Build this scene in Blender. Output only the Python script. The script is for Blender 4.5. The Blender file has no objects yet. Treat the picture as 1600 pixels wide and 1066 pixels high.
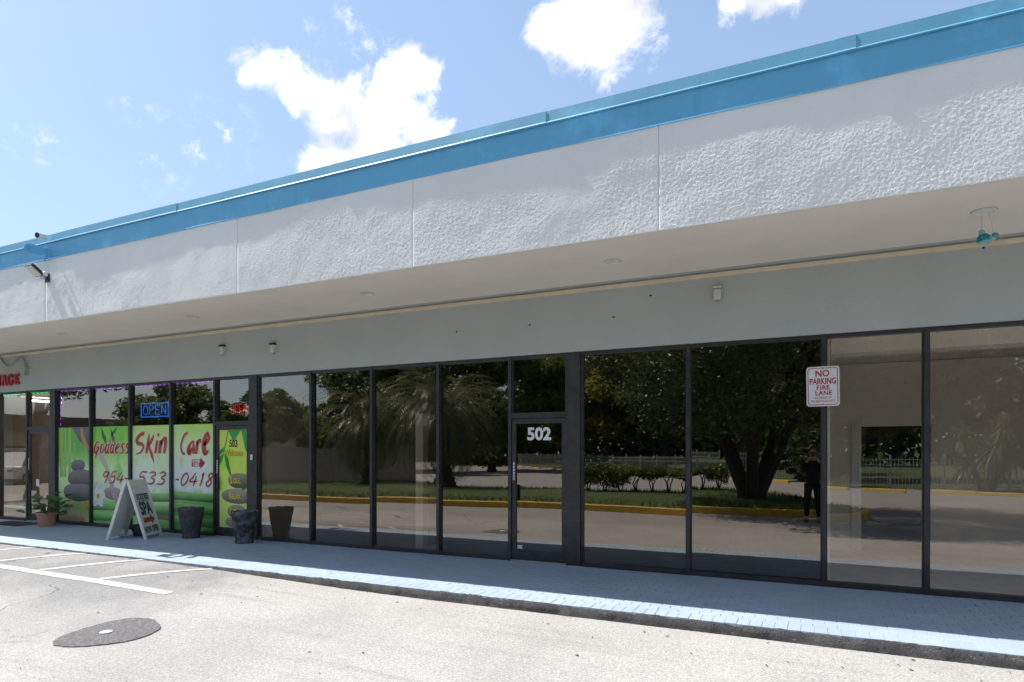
import bpy, bmesh, math, random
import numpy as np
from mathutils import Vector, Matrix
R = math.radians
random.seed(7)
S = bpy.context.scene
COL = S.collection

# ------------------------------------------------------------------ camera, sky, sun, exposure
EYE = 1.82
cam = bpy.data.cameras.new('camera')
cam.sensor_width = 36.0
cam.lens = 987.0 / 1600 * 36
cam.shift_y = 0.1075
cam.clip_start = 0.05
cam.clip_end = 1500
camo = bpy.data.objects.new('camera', cam)
camo.location = (0, -8.38, EYE)
camo.rotation_euler = (R(90), 0, R(25.321))
COL.objects.link(camo)
S.camera = camo

SUN_DIR = Vector((0.66, 0.038, -1.0)).normalized()        # the way the light travels
SUN_EL = math.asin(-SUN_DIR.z)
sun = bpy.data.lights.new('sun', 'SUN')
sun.energy = 3.9
sun.angle = R(0.53)
sun.color = (1.0, 0.965, 0.915)
suno = bpy.data.objects.new('sun', sun)
suno.rotation_euler = SUN_DIR.to_track_quat('-Z', 'Y').to_euler()
suno.location = (-30, -3, 45)
COL.objects.link(suno)

S.view_settings.view_transform = 'Standard'
S.view_settings.look = 'None'
S.view_settings.gamma = 1.0
S.view_settings.use_curve_mapping = False
S.view_settings.exposure = 1.15
S.render.engine = 'CYCLES'
cy = S.cycles
cy.max_bounces = 9
cy.diffuse_bounces = 4
cy.glossy_bounces = 5
cy.transmission_bounces = 4
cy.transparent_max_bounces = 14
cy.sample_clamp_indirect = 6
cy.caustics_reflective = False
cy.caustics_refractive = False
try:
    cy.use_denoising = True
    cy.denoiser = 'OPENIMAGEDENOISE'
except Exception:
    pass

# clouds: azimuth (from +Y towards +X), elevation and radius in degrees
CLOUDS = [(-47.6, 29.1, 1.3), (-46.1, 29.6, 1.5), (-44.6, 28.6, 1.9), (-42.2, 28.3, 2.0), (-39.8, 27.9, 1.9),
          (-34.2, 30.9, 1.8), (-32.8, 30.9, 1.4), (-35.7, 29.4, 1.8), (-36.8, 27.3, 2.7),
          (-39.0, 26.4, 2.2), (-34.0, 26.6, 2.4), (-36.8, 24.8, 3.6), (-41.2, 24.2, 2.0), (-43.0, 23.2, 1.2),
          (-32.3, 26.2, 1.4), (-20.1, 33.9, 2.1), (-17.2, 33.9, 2.7), (-14.7, 33.7, 2.2), (-17.8, 32.1, 1.7),
          (-22.4, 33.6, 1.2), (-3.8, 33.9, 1.8), (-5.8, 33.9, 1.3), (-1.8, 33.6, 1.2)]
WISPS = [(-39.2, 34.0, 1.8), (-42.8, 32.4, 1.1), (-56.2, 24.7, 1.6), (-61.8, 21.2, 1.4), (-63.4, 21.1, 1.2), (-48.8, 23.9, 1.8),
         (-51.7, 22.9, 1.8), (-38.5, 31.2, 2.2), (-48.9, 27.6, 1.3), (-50, 25, 2.4), (-55, 22.5, 3.0)]
HZ0, HZ1 = 0.45, 0.62
SKY_STRENGTH = 0.105


def build_world():
    w = bpy.data.worlds.new('World')
    S.world = w
    w.use_nodes = True
    nt = w.node_tree
    N = nt.nodes
    L = nt.links
    N.clear()
    out = N.new('ShaderNodeOutputWorld')
    bg = N.new('ShaderNodeBackground')
    bg.inputs['Strength'].default_value = SKY_STRENGTH
    sky = N.new('ShaderNodeTexSky')
    sky.sky_type = 'NISHITA'
    sky.sun_disc = False
    sky.sun_elevation = SUN_EL
    sky.sun_rotation = math.atan2(-SUN_DIR.x, -SUN_DIR.y)
    sky.air_density = 1.0
    sky.dust_density = 0.9
    sky.ozone_density = 2.6
    tc = N.new('ShaderNodeTexCoord')
    nrm = N.new('ShaderNodeVectorMath'); nrm.operation = 'NORMALIZE'
    L.new(tc.outputs['Generated'], nrm.inputs[0])
    d = nrm.outputs[0]
    # billow noise
    n1 = N.new('ShaderNodeTexNoise'); n1.inputs['Scale'].default_value = 16; n1.inputs['Detail'].default_value = 9
    n1.inputs['Roughness'].default_value = 0.62; n1.inputs['Distortion'].default_value = 0.5
    L.new(d, n1.inputs['Vector'])
    # fine torn wisps
    n5 = N.new('ShaderNodeTexNoise'); n5.inputs['Scale'].default_value = 34; n5.inputs['Detail'].default_value = 7
    n5.inputs['Roughness'].default_value = 0.66; n5.inputs['Distortion'].default_value = 0.15
    L.new(d, n5.inputs['Vector'])
    wp = None
    for az, el, rad in WISPS:
        c = (math.sin(R(az)) * math.cos(R(el)), math.cos(R(az)) * math.cos(R(el)), math.sin(R(el)))
        ds = N.new('ShaderNodeVectorMath'); ds.operation = 'DISTANCE'
        L.new(d, ds.inputs[0]); ds.inputs[1].default_value = c
        ma = N.new('ShaderNodeMapRange'); ma.interpolation_type = 'SMOOTHSTEP'
        ma.inputs['From Min'].default_value = R(rad * 1.3); ma.inputs['From Max'].default_value = 0.0
        L.new(ds.outputs['Value'], ma.inputs['Value'])
        if wp is None:
            wp = ma.outputs[0]
        else:
            mx = N.new('ShaderNodeMath'); mx.operation = 'MAXIMUM'
            L.new(wp, mx.inputs[0]); L.new(ma.outputs[0], mx.inputs[1]); wp = mx.outputs[0]
    w5 = N.new('ShaderNodeMapRange'); w5.interpolation_type = 'SMOOTHSTEP'
    w5.inputs['From Min'].default_value = 0.50; w5.inputs['From Max'].default_value = 0.78; w5.inputs['To Max'].default_value = 0.8
    L.new(n5.outputs['Fac'], w5.inputs['Value'])
    wm = N.new('ShaderNodeMath'); wm.operation = 'MULTIPLY'
    L.new(wp, wm.inputs[0]); L.new(w5.outputs[0], wm.inputs[1])
    prev = None
    for az, el, rad in CLOUDS:
        c = (math.sin(R(az)) * math.cos(R(el)), math.cos(R(az)) * math.cos(R(el)), math.sin(R(el)))
        ds = N.new('ShaderNodeVectorMath'); ds.operation = 'DISTANCE'
        L.new(d, ds.inputs[0]); ds.inputs[1].default_value = c
        ma = N.new('ShaderNodeMath'); ma.operation = 'MULTIPLY_ADD'          # 1 - dist/r
        ma.inputs[1].default_value = -1.0 / R(rad * 1.25); ma.inputs[2].default_value = 1.0
        L.new(ds.outputs['Value'], ma.inputs[0])
        if prev is None:
            prev = ma.outputs[0]
        else:
            mx = N.new('ShaderNodeMath'); mx.operation = 'SMOOTH_MAX'; mx.inputs[2].default_value = 0.25
            L.new(prev, mx.inputs[0]); L.new(ma.outputs[0], mx.inputs[1]); prev = mx.outputs[0]
    ad = N.new('ShaderNodeMath'); ad.operation = 'MULTIPLY_ADD'
    L.new(n1.outputs['Fac'], ad.inputs[0]); ad.inputs[1].default_value = 2.6; ad.inputs[2].default_value = -1.3
    cl = N.new('ShaderNodeMath'); cl.operation = 'MAXIMUM'; cl.inputs[1].default_value = -1.5
    L.new(prev, cl.inputs[0])
    s0 = N.new('ShaderNodeMath'); s0.operation = 'ADD'
    L.new(cl.outputs[0], s0.inputs[0]); L.new(ad.outputs[0], s0.inputs[1])
    sm = N.new('ShaderNodeMath'); sm.operation = 'MULTIPLY_ADD'
    L.new(n5.outputs['Fac'], sm.inputs[0]); sm.inputs[1].default_value = 0.9
    so = N.new('ShaderNodeMath'); so.operation = 'SUBTRACT'; so.inputs[1].default_value = 0.45
    L.new(s0.outputs[0], so.inputs[0]); L.new(so.outputs[0], sm.inputs[2])
    mr = N.new('ShaderNodeMapRange'); mr.interpolation_type = 'SMOOTHSTEP'
    mr.inputs['From Min'].default_value = 0.0; mr.inputs['From Max'].default_value = 0.75
    L.new(sm.outputs[0], mr.inputs['Value'])
    # scattered fair-weather clouds behind the camera only, cover raised to brighten wall and fascia
    n2 = N.new('ShaderNodeTexNoise'); n2.inputs['Scale'].default_value = 3.2; n2.inputs['Detail'].default_value = 8
    n2.inputs['Roughness'].default_value = 0.58
    L.new(d, n2.inputs['Vector'])
    m2 = N.new('ShaderNodeMapRange'); m2.interpolation_type = 'SMOOTHSTEP'
    m2.inputs['From Min'].default_value = 0.49; m2.inputs['From Max'].default_value = 0.66
    m2.inputs['To Max'].default_value = 0.9
    L.new(n2.outputs['Fac'], m2.inputs['Value'])
    sp = N.new('ShaderNodeSeparateXYZ'); L.new(d, sp.inputs[0])
    fr = N.new('ShaderNodeMapRange'); fr.inputs['From Min'].default_value = 0.25; fr.inputs['From Max'].default_value = -0.15
    L.new(sp.outputs['Y'], fr.inputs['Value'])
    f2 = N.new('ShaderNodeMath'); f2.operation = 'MULTIPLY'
    L.new(m2.outputs[0], f2.inputs[0]); L.new(fr.outputs[0], f2.inputs[1])
    # thin veil
    n3 = N.new('ShaderNodeTexNoise'); n3.inputs['Scale'].default_value = 2.3; n3.inputs['Detail'].default_value = 4
    L.new(d, n3.inputs['Vector'])
    m3 = N.new('ShaderNodeMapRange'); m3.inputs['From Min'].default_value = 0.4; m3.inputs['From Max'].default_value = 0.75
    m3.inputs['To Max'].default_value = 0.0
    L.new(n3.outputs['Fac'], m3.inputs['Value'])
    mm = N.new('ShaderNodeMath'); mm.operation = 'MAXIMUM'
    mw = N.new('ShaderNodeMath'); mw.operation = 'MAXIMUM'
    L.new(mr.outputs[0], mw.inputs[0]); L.new(wm.outputs[0], mw.inputs[1])
    L.new(mw.outputs[0], mm.inputs[0]); L.new(f2.outputs[0], mm.inputs[1])
    m4 = N.new('ShaderNodeMath'); m4.operation = 'MAXIMUM'
    L.new(mm.outputs[0], m4.inputs[0]); L.new(m3.outputs[0], m4.inputs[1])
    # pale humid air: pull the sky towards white a little, more so near the horizon
    hz = N.new('ShaderNodeMapRange'); hz.inputs['From Min'].default_value = 0.62; hz.inputs['From Max'].default_value = 0.0
    hz.inputs['To Min'].default_value = HZ0; hz.inputs['To Max'].default_value = HZ1
    L.new(sp.outputs['Z'], hz.inputs['Value'])
    mixh = N.new('ShaderNodeMix'); mixh.data_type = 'RGBA'
    L.new(hz.outputs[0], mixh.inputs['Factor']); L.new(sky.outputs[0], mixh.inputs['A'])
    mixh.inputs['B'].default_value = (2.0, 2.68, 3.72, 1)
    mixc = N.new('ShaderNodeMix'); mixc.data_type = 'RGBA'
    L.new(m4.outputs[0], mixc.inputs['Factor']); L.new(mixh.outputs['Result'], mixc.inputs['A'])
    n6 = N.new('ShaderNodeTexNoise'); n6.inputs['Scale'].default_value = 11; n6.inputs['Detail'].default_value = 6
    L.new(d, n6.inputs['Vector'])
    m6 = N.new('ShaderNodeMapRange'); m6.interpolation_type = 'SMOOTHSTEP'
    m6.inputs['From Min'].default_value = 0.42; m6.inputs['From Max'].default_value = 0.66
    L.new(n6.outputs['Fac'], m6.inputs['Value'])
    mcl = N.new('ShaderNodeMix'); mcl.data_type = 'RGBA'
    L.new(m6.outputs[0], mcl.inputs['Factor'])
    mcl.inputs['A'].default_value = (6.4, 6.4, 6.4, 1); mcl.inputs['B'].default_value = (3.7, 3.85, 4.1, 1)
    L.new(mcl.outputs['Result'], mixc.inputs['B'])
    L.new(mixc.outputs['Result'], bg.inputs['Color'])
    L.new(bg.outputs[0], out.inputs['Surface'])


build_world()


# ------------------------------------------------------------------ helpers: materials
def _mix(nt, a, b, fac):
    m = nt.nodes.new('ShaderNodeMix'); m.data_type = 'RGBA'
    for k, v in (('A', a), ('B', b)):
        if isinstance(v, (tuple, list)):
            m.inputs[k].default_value = (*v[:3], 1)
        else:
            nt.links.new(v, m.inputs[k])
    if isinstance(fac, (int, float)):
        m.inputs['Factor'].default_value = fac
    else:
        nt.links.new(fac, m.inputs['Factor'])
    return m.outputs['Result']


def _noise(nt, vec, scale, detail=5, rough=0.55, dist=0.0):
    n = nt.nodes.new('ShaderNodeTexNoise')
    n.inputs['Scale'].default_value = scale; n.inputs['Detail'].default_value = detail
    n.inputs['Roughness'].default_value = rough; n.inputs['Distortion'].default_value = dist
    if vec is not None:
        nt.links.new(vec, n.inputs['Vector'])
    return n.outputs['Fac']


def _ramp(nt, v, lo, hi, tmin=0.0, tmax=1.0, smooth=True):
    m = nt.nodes.new('ShaderNodeMapRange')
    if smooth:
        m.interpolation_type = 'SMOOTHSTEP'
    m.inputs['From Min'].default_value = lo; m.inputs['From Max'].default_value = hi
    m.inputs['To Min'].default_value = tmin; m.inputs['To Max'].default_value = tmax
    nt.links.new(v, m.inputs['Value'])
    return m.outputs[0]


def _math(nt, op, a, b):
    m = nt.nodes.new('ShaderNodeMath'); m.operation = op
    for i, v in enumerate((a, b)):
        if isinstance(v, (int, float)):
            m.inputs[i].default_value = v
        else:
            nt.links.new(v, m.inputs[i])
    return m.outputs[0]


def newmat(name):
    m = bpy.data.materials.new(name); m.use_nodes = True
    nt = m.node_tree; nt.nodes.clear()
    out = nt.nodes.new('ShaderNodeOutputMaterial')
    p = nt.nodes.new('ShaderNodeBsdfPrincipled')
    nt.links.new(p.outputs[0], out.inputs['Surface'])
    tc = nt.nodes.new('ShaderNodeTexCoord')
    return m, nt, p, tc.outputs['Object'], out


def mk(name, col, rough=0.65, col2=None, vs=6.0, lo=0.4, hi=0.65, bump=None, metal=0.0, spec=0.5, rand=0.0, detail=6):
    """plain painted / raw surface: two colours mixed by noise, fine relief, optional per-object shade"""
    m, nt, p, oc, out = newmat(name)
    c2 = col2 or tuple(x * 0.86 for x in col)
    c = _mix(nt, col, c2, _ramp(nt, _noise(nt, oc, vs, detail), lo, hi))
    if rand:
        oi = nt.nodes.new('ShaderNodeObjectInfo')
        hs = nt.nodes.new('ShaderNodeHueSaturation')
        nt.links.new(_ramp(nt, oi.outputs['Random'], 0, 1, 1 - rand, 1 + rand, False), hs.inputs['Value'])
        nt.links.new(c, hs.inputs['Color']); c = hs.outputs[0]
    nt.links.new(c, p.inputs['Base Color'])
    p.inputs['Roughness'].default_value = rough
    p.inputs['Metallic'].default_value = metal
    p.inputs['Specular IOR Level'].default_value = spec
    if bump:
        b = nt.nodes.new('ShaderNodeBump')
        b.inputs['Strength'].default_value = bump[1]; b.inputs['Distance'].default_value = bump[2]
        nt.links.new(_noise(nt, oc, bump[0], 4, 0.6), b.inputs['Height'])
        nt.links.new(b.outputs[0], p.inputs['Normal'])
    return m


def mk_emit(name, col, st):
    m, nt, p, oc, out = newmat(name)
    p.inputs['Base Color'].default_value = (*[x * 0.3 for x in col], 1)
    p.inputs['Emission Color'].default_value = (*col, 1)
    p.inputs['Emission Strength'].default_value = st
    return m


def mk_glass(name, tint, refl=(1.0, 0.90, 0.79), r0=0.24, dirt=0.0):
    """tinted, mirror-coated shop glass: some light goes through, some is reflected"""
    m = bpy.data.materials.new(name); m.use_nodes = True
    nt = m.node_tree; nt.nodes.clear()
    out = nt.nodes.new('ShaderNodeOutputMaterial')
    tr = nt.nodes.new('ShaderNodeBsdfTransparent'); tr.inputs['Color'].default_value = (*tint, 1)
    gl = nt.nodes.new('ShaderNodeBsdfGlossy'); gl.inputs['Roughness'].default_value = 0.0
    gl.inputs['Color'].default_value = (*refl, 1)
    lw = nt.nodes.new('ShaderNodeLayerWeight'); lw.inputs['Blend'].default_value = 0.5
    pw = _math(nt, 'POWER', lw.outputs['Facing'], 5.0)
    fac = _math(nt, 'ADD', _math(nt, 'MULTIPLY', pw, 1 - r0), r0)
    ge = nt.nodes.new('ShaderNodeNewGeometry')          # the coating sits on the outer face only
    fac = _math(nt, 'MULTIPLY', fac, _math(nt, 'SUBTRACT', 1.0, ge.outputs['Backfacing']))
    mx = nt.nodes.new('ShaderNodeMixShader')
    nt.links.new(fac, mx.inputs[0]); nt.links.new(tr.outputs[0], mx.inputs[1]); nt.links.new(gl.outputs[0], mx.inputs[2])
    # slight waviness of the panes
    tc = nt.nodes.new('ShaderNodeTexCoord')
    b = nt.nodes.new('ShaderNodeBump'); b.inputs['Strength'].default_value = 0.045; b.inputs['Distance'].default_value = 0.01
    nt.links.new(_noise(nt, tc.outputs['Object'], 1.4, 2), b.inputs['Height'])
    nt.links.new(b.outputs[0], gl.inputs['Normal'])
    # film of dust
    df = nt.nodes.new('ShaderNodeBsdfDiffuse'); df.inputs['Color'].default_value = (0.5, 0.48, 0.45, 1)
    m2 = nt.nodes.new('ShaderNodeMixShader')
    f = _ramp(nt, _noise(nt, tc.outputs['Object'], 2.2, 6, 0.65), 0.35, 0.8, 0.001, 0.007 + dirt)
    nt.links.new(f, m2.inputs[0]); nt.links.new(mx.outputs[0], m2.inputs[1]); nt.links.new(df.outputs[0], m2.inputs[2])
    nt.links.new(m2.outputs[0], out.inputs['Surface'])
    return m


def mk_leaf(name, c1, c2, trans=0.35, rough=0.5):
    m, nt, p, oc, out = newmat(name)
    ge = nt.nodes.new('ShaderNodeNewGeometry')
    c = _mix(nt, c1, c2, ge.outputs['Random Per Island'])
    c = _mix(nt, c, tuple(x * 0.6 for x in c1), _ramp(nt, _noise(nt, oc, 0.9, 3), 0.42, 0.62))
    nt.links.new(c, p.inputs['Base Color'])
    p.inputs['Roughness'].default_value = rough
    tl = nt.nodes.new('ShaderNodeBsdfTranslucent')
    hs = nt.nodes.new('ShaderNodeHueSaturation'); hs.inputs['Value'].default_value = 1.5
    hs.inputs['Hue'].default_value = 0.47
    nt.links.new(c, hs.inputs['Color']); nt.links.new(hs.outputs[0], tl.inputs['Color'])
    mx = nt.nodes.new('ShaderNodeMixShader'); mx.inputs[0].default_value = trans
    nt.links.new(p.outputs[0], mx.inputs[1]); nt.links.new(tl.outputs[0], mx.inputs[2])
    nt.links.new(mx.outputs[0], out.inputs['Surface'])
    return m


# ------------------------------------------------------------------ helpers: geometry
class MB:
    def __init__(s):
        s.v = []; s.f = []

    def add(s, vs, fs):
        b = len(s.v); s.v += [tuple(v) for v in vs]; s.f += [tuple(b + i for i in f) for f in fs]
        return s

    def box(s, x0, x1, y0, y1, z0, z1):
        return s.add([(x0, y0, z0), (x1, y0, z0), (x1, y1, z0), (x0, y1, z0), (x0, y0, z1), (x1, y0, z1), (x1, y1, z1), (x0, y1, z1)],
                     [(0, 3, 2, 1), (4, 5, 6, 7), (0, 1, 5, 4), (1, 2, 6, 5), (2, 3, 7, 6), (3, 0, 4, 7)])

    def obox(s, mat, x0, x1, y0, y1, z0, z1):
        b = len(s.v); s.box(x0, x1, y0, y1, z0, z1)
        s.v[b:] = [tuple(mat @ Vector(v)) for v in s.v[b:]]
        return s

    def chamfer_box(s, x0, x1, y0, y1, z0, z1, c):
        vs = []
        for z, k in ((z0, 0), (z1 - c, 0), (z1, c)):
            vs += [(x0 + k, y0 + k, z), (x1 - k, y0 + k, z), (x1 - k, y1 - k, z), (x0 + k, y1 - k, z)]
        fs = [(8, 9, 10, 11)]
        for r in (0, 4):
            for i in range(4):
                j = (i + 1) % 4
                fs.append((r + i, r + j, r + 4 + j, r + 4 + i))
        return s.add(vs, fs)

    def loft(s, rings, cap=True, closed=True):
        n = len(rings[0]); b = len(s.v)
        vs = [p for r in rings for p in r]; fs = []
        for i in range(len(rings) - 1):
            for j in range(n if closed else n - 1):
                k = (j + 1) % n
                fs.append((i * n + j, i * n + k, (i + 1) * n + k, (i + 1) * n + j))
        if cap:
            fs.append(tuple(range(n - 1, -1, -1))); fs.append(tuple((len(rings) - 1) * n + j for j in range(n)))
        return s.add(vs, fs)

    def lathe(s, prof, n=24, c=(0, 0, 0), wob=0.0, rnd=None, cap=True):
        rings = []
        for r, z in prof:
            ring = []
            for i in range(n):
                a = 2 * math.pi * i / n
                rr = r * (1 + (rnd.uniform(-wob, wob) if rnd else 0))
                ring.append((c[0] + rr * math.cos(a), c[1] + rr * math.sin(a), c[2] + z))
            rings.append(ring)
        return s.loft(rings, cap)

    def tube(s, pts, rad, n=8, cap=True):
        pts = [Vector(p) for p in pts]
        if isinstance(rad, (int, float)):
            rad = [rad] * len(pts)
        rings = []; up = None
        for i, p in enumerate(pts):
            t = (pts[min(i + 1, len(pts) - 1)] - pts[max(i - 1, 0)]).normalized()
            if up is None:
                up = t.orthogonal().normalized()
            up = (up - t * up.dot(t)).normalized(); sd = t.cross(up)
            rings.append([p + (up * math.cos(2 * math.pi * k / n) + sd * math.sin(2 * math.pi * k / n)) * rad[i] for k in range(n)])
        return s.loft(rings, cap)

    def prism(s, poly, y0, y1):
        """polygon in x,z extruded from y0 (front) to y1"""
        n = len(poly)
        vs = [(x, y0, z) for x, z in poly] + [(x, y1, z) for x, z in poly]
        fs = [tuple(range(n)), tuple(range(2 * n - 1, n - 1, -1))]
        for i in range(n):
            j = (i + 1) % n
            fs.append((i, i + n, j + n, j))
        return s.add(vs, fs)

    def build(s, name, m, parent=None, loc=(0, 0, 0), smooth=False, fix=True):
        me = bpy.data.meshes.new(name)
        me.from_pydata(s.v, [], s.f)
        if fix:
            bm = bmesh.new(); bm.from_mesh(me); bmesh.ops.recalc_face_normals(bm, faces=bm.faces); bm.to_mesh(me); bm.free()
        return link(name, me, m, parent, loc, smooth)


def link(name, me, m, parent=None, loc=(0, 0, 0), smooth=False):
    if m is not None and not me.materials:
        me.materials.append(m)
    if smooth:
        me.polygons.foreach_set('use_smooth', [True] * len(me.polygons))
    o = bpy.data.objects.new(name, me); COL.objects.link(o)
    o.location = loc
    if parent is not None:
        o.parent = parent
    return o


def np_mesh(name, V, F):
    me = bpy.data.meshes.new(name)
    V = np.asarray(V, dtype=np.float32); F = np.asarray(F, dtype=np.int32); k = F.shape[1]
    me.vertices.add(len(V)); me.vertices.foreach_set('co', V.ravel())
    me.loops.add(F.size); me.loops.foreach_set('vertex_index', F.ravel())
    me.polygons.add(len(F)); me.polygons.foreach_set('loop_start', np.arange(0, F.size, k, dtype=np.int32))
    me.update(calc_edges=True); me.validate()
    return me


def tag(o, label=None, cat=None, group=None, kind=None):
    for k, v in (('label', label), ('category', cat), ('group', group), ('kind', kind)):
        if v:
            o[k] = v
    return o


def thing(name, label, cat, loc=(0, 0, 0), rz=0.0, group=None):
    o = bpy.data.objects.new(name, None); o.empty_display_size = 0.2; COL.objects.link(o)
    o.location = loc; o.rotation_euler = (0, 0, rz)
    return tag(o, label, cat, group)


def dup(o, loc=None, parent=None):
    c = o.copy(); COL.objects.link(c)
    if loc is not None:
        c.location = loc
    if parent is not None:
        c.parent = parent
    for ch in list(o.children):
        dup(ch, None, c)
    return c


def text(body, m, size, loc, parent, name='lettering', bold=0.0, extr=0.0, align='CENTER', sx=1.0, rot=(R(90), 0, 0), shear=0.0, space=1.0):
    cu = bpy.data.curves.new(name, 'FONT')
    cu.body = body; cu.size = size; cu.offset = bold; cu.extrude = extr; cu.align_x = align; cu.shear = shear
    cu.space_character = space; cu.resolution_u = 3
    cu.materials.append(m)
    o = bpy.data.objects.new(name, cu); COL.objects.link(o)
    o.location = loc; o.rotation_euler = rot; o.scale = (sx, 1, 1); o.parent = parent
    return o


_T = np.random.RandomState(3).rand(256, 256).astype(np.float32)


def vnoise(x, y, seed=0):
    x = x + seed * 17.31; y = y + seed * 9.17
    xi = np.floor(x).astype(int); yi = np.floor(y).astype(int)
    fx = x - xi; fy = y - yi; fx = fx * fx * (3 - 2 * fx); fy = fy * fy * (3 - 2 * fy)
    a = _T[xi % 256, yi % 256]; b = _T[(xi + 1) % 256, yi % 256]; c = _T[xi % 256, (yi + 1) % 256]; d = _T[(xi + 1) % 256, (yi + 1) % 256]
    return (a * (1 - fx) + b * fx) * (1 - fy) + (c * (1 - fx) + d * fx) * fy - 0.5


def spline(pts, k=7):
    """Catmull-Rom through tuples of any length"""
    P = [np.array(p, float) for p in pts]; P = [2 * P[0] - P[1]] + P + [2 * P[-1] - P[-2]]; out = []
    for i in range(1, len(P) - 2):
        for j in range(k):
            t = j / k
            out.append(0.5 * (2 * P[i] + (P[i + 1] - P[i - 1]) * t + (2 * P[i - 1] - 5 * P[i] + 4 * P[i + 1] - P[i + 2]) * t * t
                              + (3 * P[i] - P[i - 1] - 3 * P[i + 1] + P[i + 2]) * t ** 3))
    out.append(P[-2])
    return out


# ------------------------------------------------------------------ shared materials
M = {}
M['bronze'] = mk('bronze_frame', (0.030, 0.029, 0.031), 0.38, (0.045, 0.043, 0.044), 9, spec=0.5, bump=(60, 0.04, 0.002))
M['rubber'] = mk('black_rubber', (0.012, 0.012, 0.013), 0.6)
M['beige'] = mk('beige_soffit', (0.84, 0.755, 0.66), 0.9, (0.80, 0.71, 0.615), 1.3, 0.38, 0.66, bump=(190, 0.5, 0.004))
M['beige_trim'] = mk('beige_trim', (0.80, 0.66, 0.47), 0.7, (0.72, 0.59, 0.42), 5)
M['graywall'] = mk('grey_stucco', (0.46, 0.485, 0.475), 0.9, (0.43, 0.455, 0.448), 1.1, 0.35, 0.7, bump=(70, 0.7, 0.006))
M['white_paint'] = mk('white_paint', (0.78, 0.78, 0.78), 0.5)
M['steel'] = mk('galvanised', (0.42, 0.42, 0.41), 0.45, metal=0.6)
M['black'] = mk('black_plastic', (0.015, 0.015, 0.017), 0.45)
M['red'] = mk('red_print', (0.40, 0.012, 0.03), 0.4, (0.36, 0.010, 0.028))
M['white_plastic'] = mk('white_plastic', (0.72, 0.72, 0.70), 0.45, (0.60, 0.60, 0.57), 5, 0.5, 0.75, bump=(14, 0.3, 0.01))


def stucco_mat():
    m, nt, p, oc, out = newmat('white_stucco')
    c = _mix(nt, (0.87, 0.862, 0.85), (0.83, 0.82, 0.805), _ramp(nt, _noise(nt, oc, 0.8, 6, 0.6), 0.42, 0.66))
    # faint rain streaks under the band
    mp = nt.nodes.new('ShaderNodeMapping'); mp.inputs['Scale'].default_value = (7, 1, 0.35)
    nt.links.new(oc, mp.inputs[0])
    c = _mix(nt, c, (0.76, 0.75, 0.735), _ramp(nt, _noise(nt, mp.outputs[0], 1.4, 4), 0.60, 0.85, 0, 0.5))
    nt.links.new(c, p.inputs['Base Color']); p.inputs['Roughness'].default_value = 0.9
    b = nt.nodes.new('ShaderNodeBump'); b.inputs['Strength'].default_value = 0.9; b.inputs['Distance'].default_value = 0.006
    nt.links.new(_noise(nt, oc, 80, 4, .65), b.inputs['Height']); nt.links.new(b.outputs[0], p.inputs['Normal'])
    return m


M['stucco'] = stucco_mat()


def blue_mat(name, c1, c2):
    m, nt, p, oc, out = newmat(name)
    c = _mix(nt, c1, c2, _ramp(nt, _noise(nt, oc, 0.9, 6), 0.40, 0.68))
    c = _mix(nt, c, tuple(x * 1.25 + 0.02 for x in c1), _ramp(nt, _noise(nt, oc, 1.4, 8, 0.72), 0.50, 0.70, 0, 0.85))
    mp = nt.nodes.new('ShaderNodeMapping'); mp.inputs['Scale'].default_value = (9, 1, .5); nt.links.new(oc, mp.inputs[0])
    c = _mix(nt, c, tuple(x * .8 for x in c1), _ramp(nt, _noise(nt, mp.outputs[0], 1.3, 5), .56, .78, 0, .5))
    nt.links.new(c, p.inputs['Base Color']); p.inputs['Roughness'].default_value = 0.5
    b = nt.nodes.new('ShaderNodeBump'); b.inputs['Strength'].default_value = 0.25; b.inputs['Distance'].default_value = 0.02
    nt.links.new(_noise(nt, oc, 1.6, 3), b.inputs['Height']); nt.links.new(b.outputs[0], p.inputs['Normal'])
    return m


M['blue'] = blue_mat('blue_band', (0.125, 0.43, 0.68), (0.112, 0.395, 0.64))
M['blue2'] = blue_mat('blue_coping', (0.15, 0.415, 0.60), (0.122, 0.37, 0.56))


def paver_mat():
    m, nt, p, oc, out = newmat('painted_paver')
    ge = nt.nodes.new('ShaderNodeNewGeometry'); pos = ge.outputs['Position']
    c = _mix(nt, (0.315, 0.385, 0.468), (0.28, 0.348, 0.428), _ramp(nt, _noise(nt, pos, 1.7, 6), 0.36, 0.66))
    c = _mix(nt, c, (0.215, 0.272, 0.345), _ramp(nt, _noise(nt, pos, 7, 7, 0.7), 0.60, 0.80, 0, 0.6))
    oi = nt.nodes.new('ShaderNodeObjectInfo')
    hs = nt.nodes.new('ShaderNodeHueSaturation')
    nt.links.new(_ramp(nt, oi.outputs['Random'], 0, 1, 0.97, 1.03, False), hs.inputs['Value'])
    nt.links.new(c, hs.inputs['Color'])
    # chips down to bare concrete
    c = _mix(nt, hs.outputs[0], (0.52, 0.50, 0.47), _ramp(nt, _noise(nt, pos, 23, 5, 0.7), 0.72, 0.76))
    nt.links.new(c, p.inputs['Base Color']); p.inputs['Roughness'].default_value = 0.62
    b = nt.nodes.new('ShaderNodeBump'); b.inputs['Strength'].default_value = 0.35; b.inputs['Distance'].default_value = 0.004
    nt.links.new(_noise(nt, pos, 60, 4), b.inputs['Height']); nt.links.new(b.outputs[0], p.inputs['Normal'])
    return m


M['paver'] = paver_mat()


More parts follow.
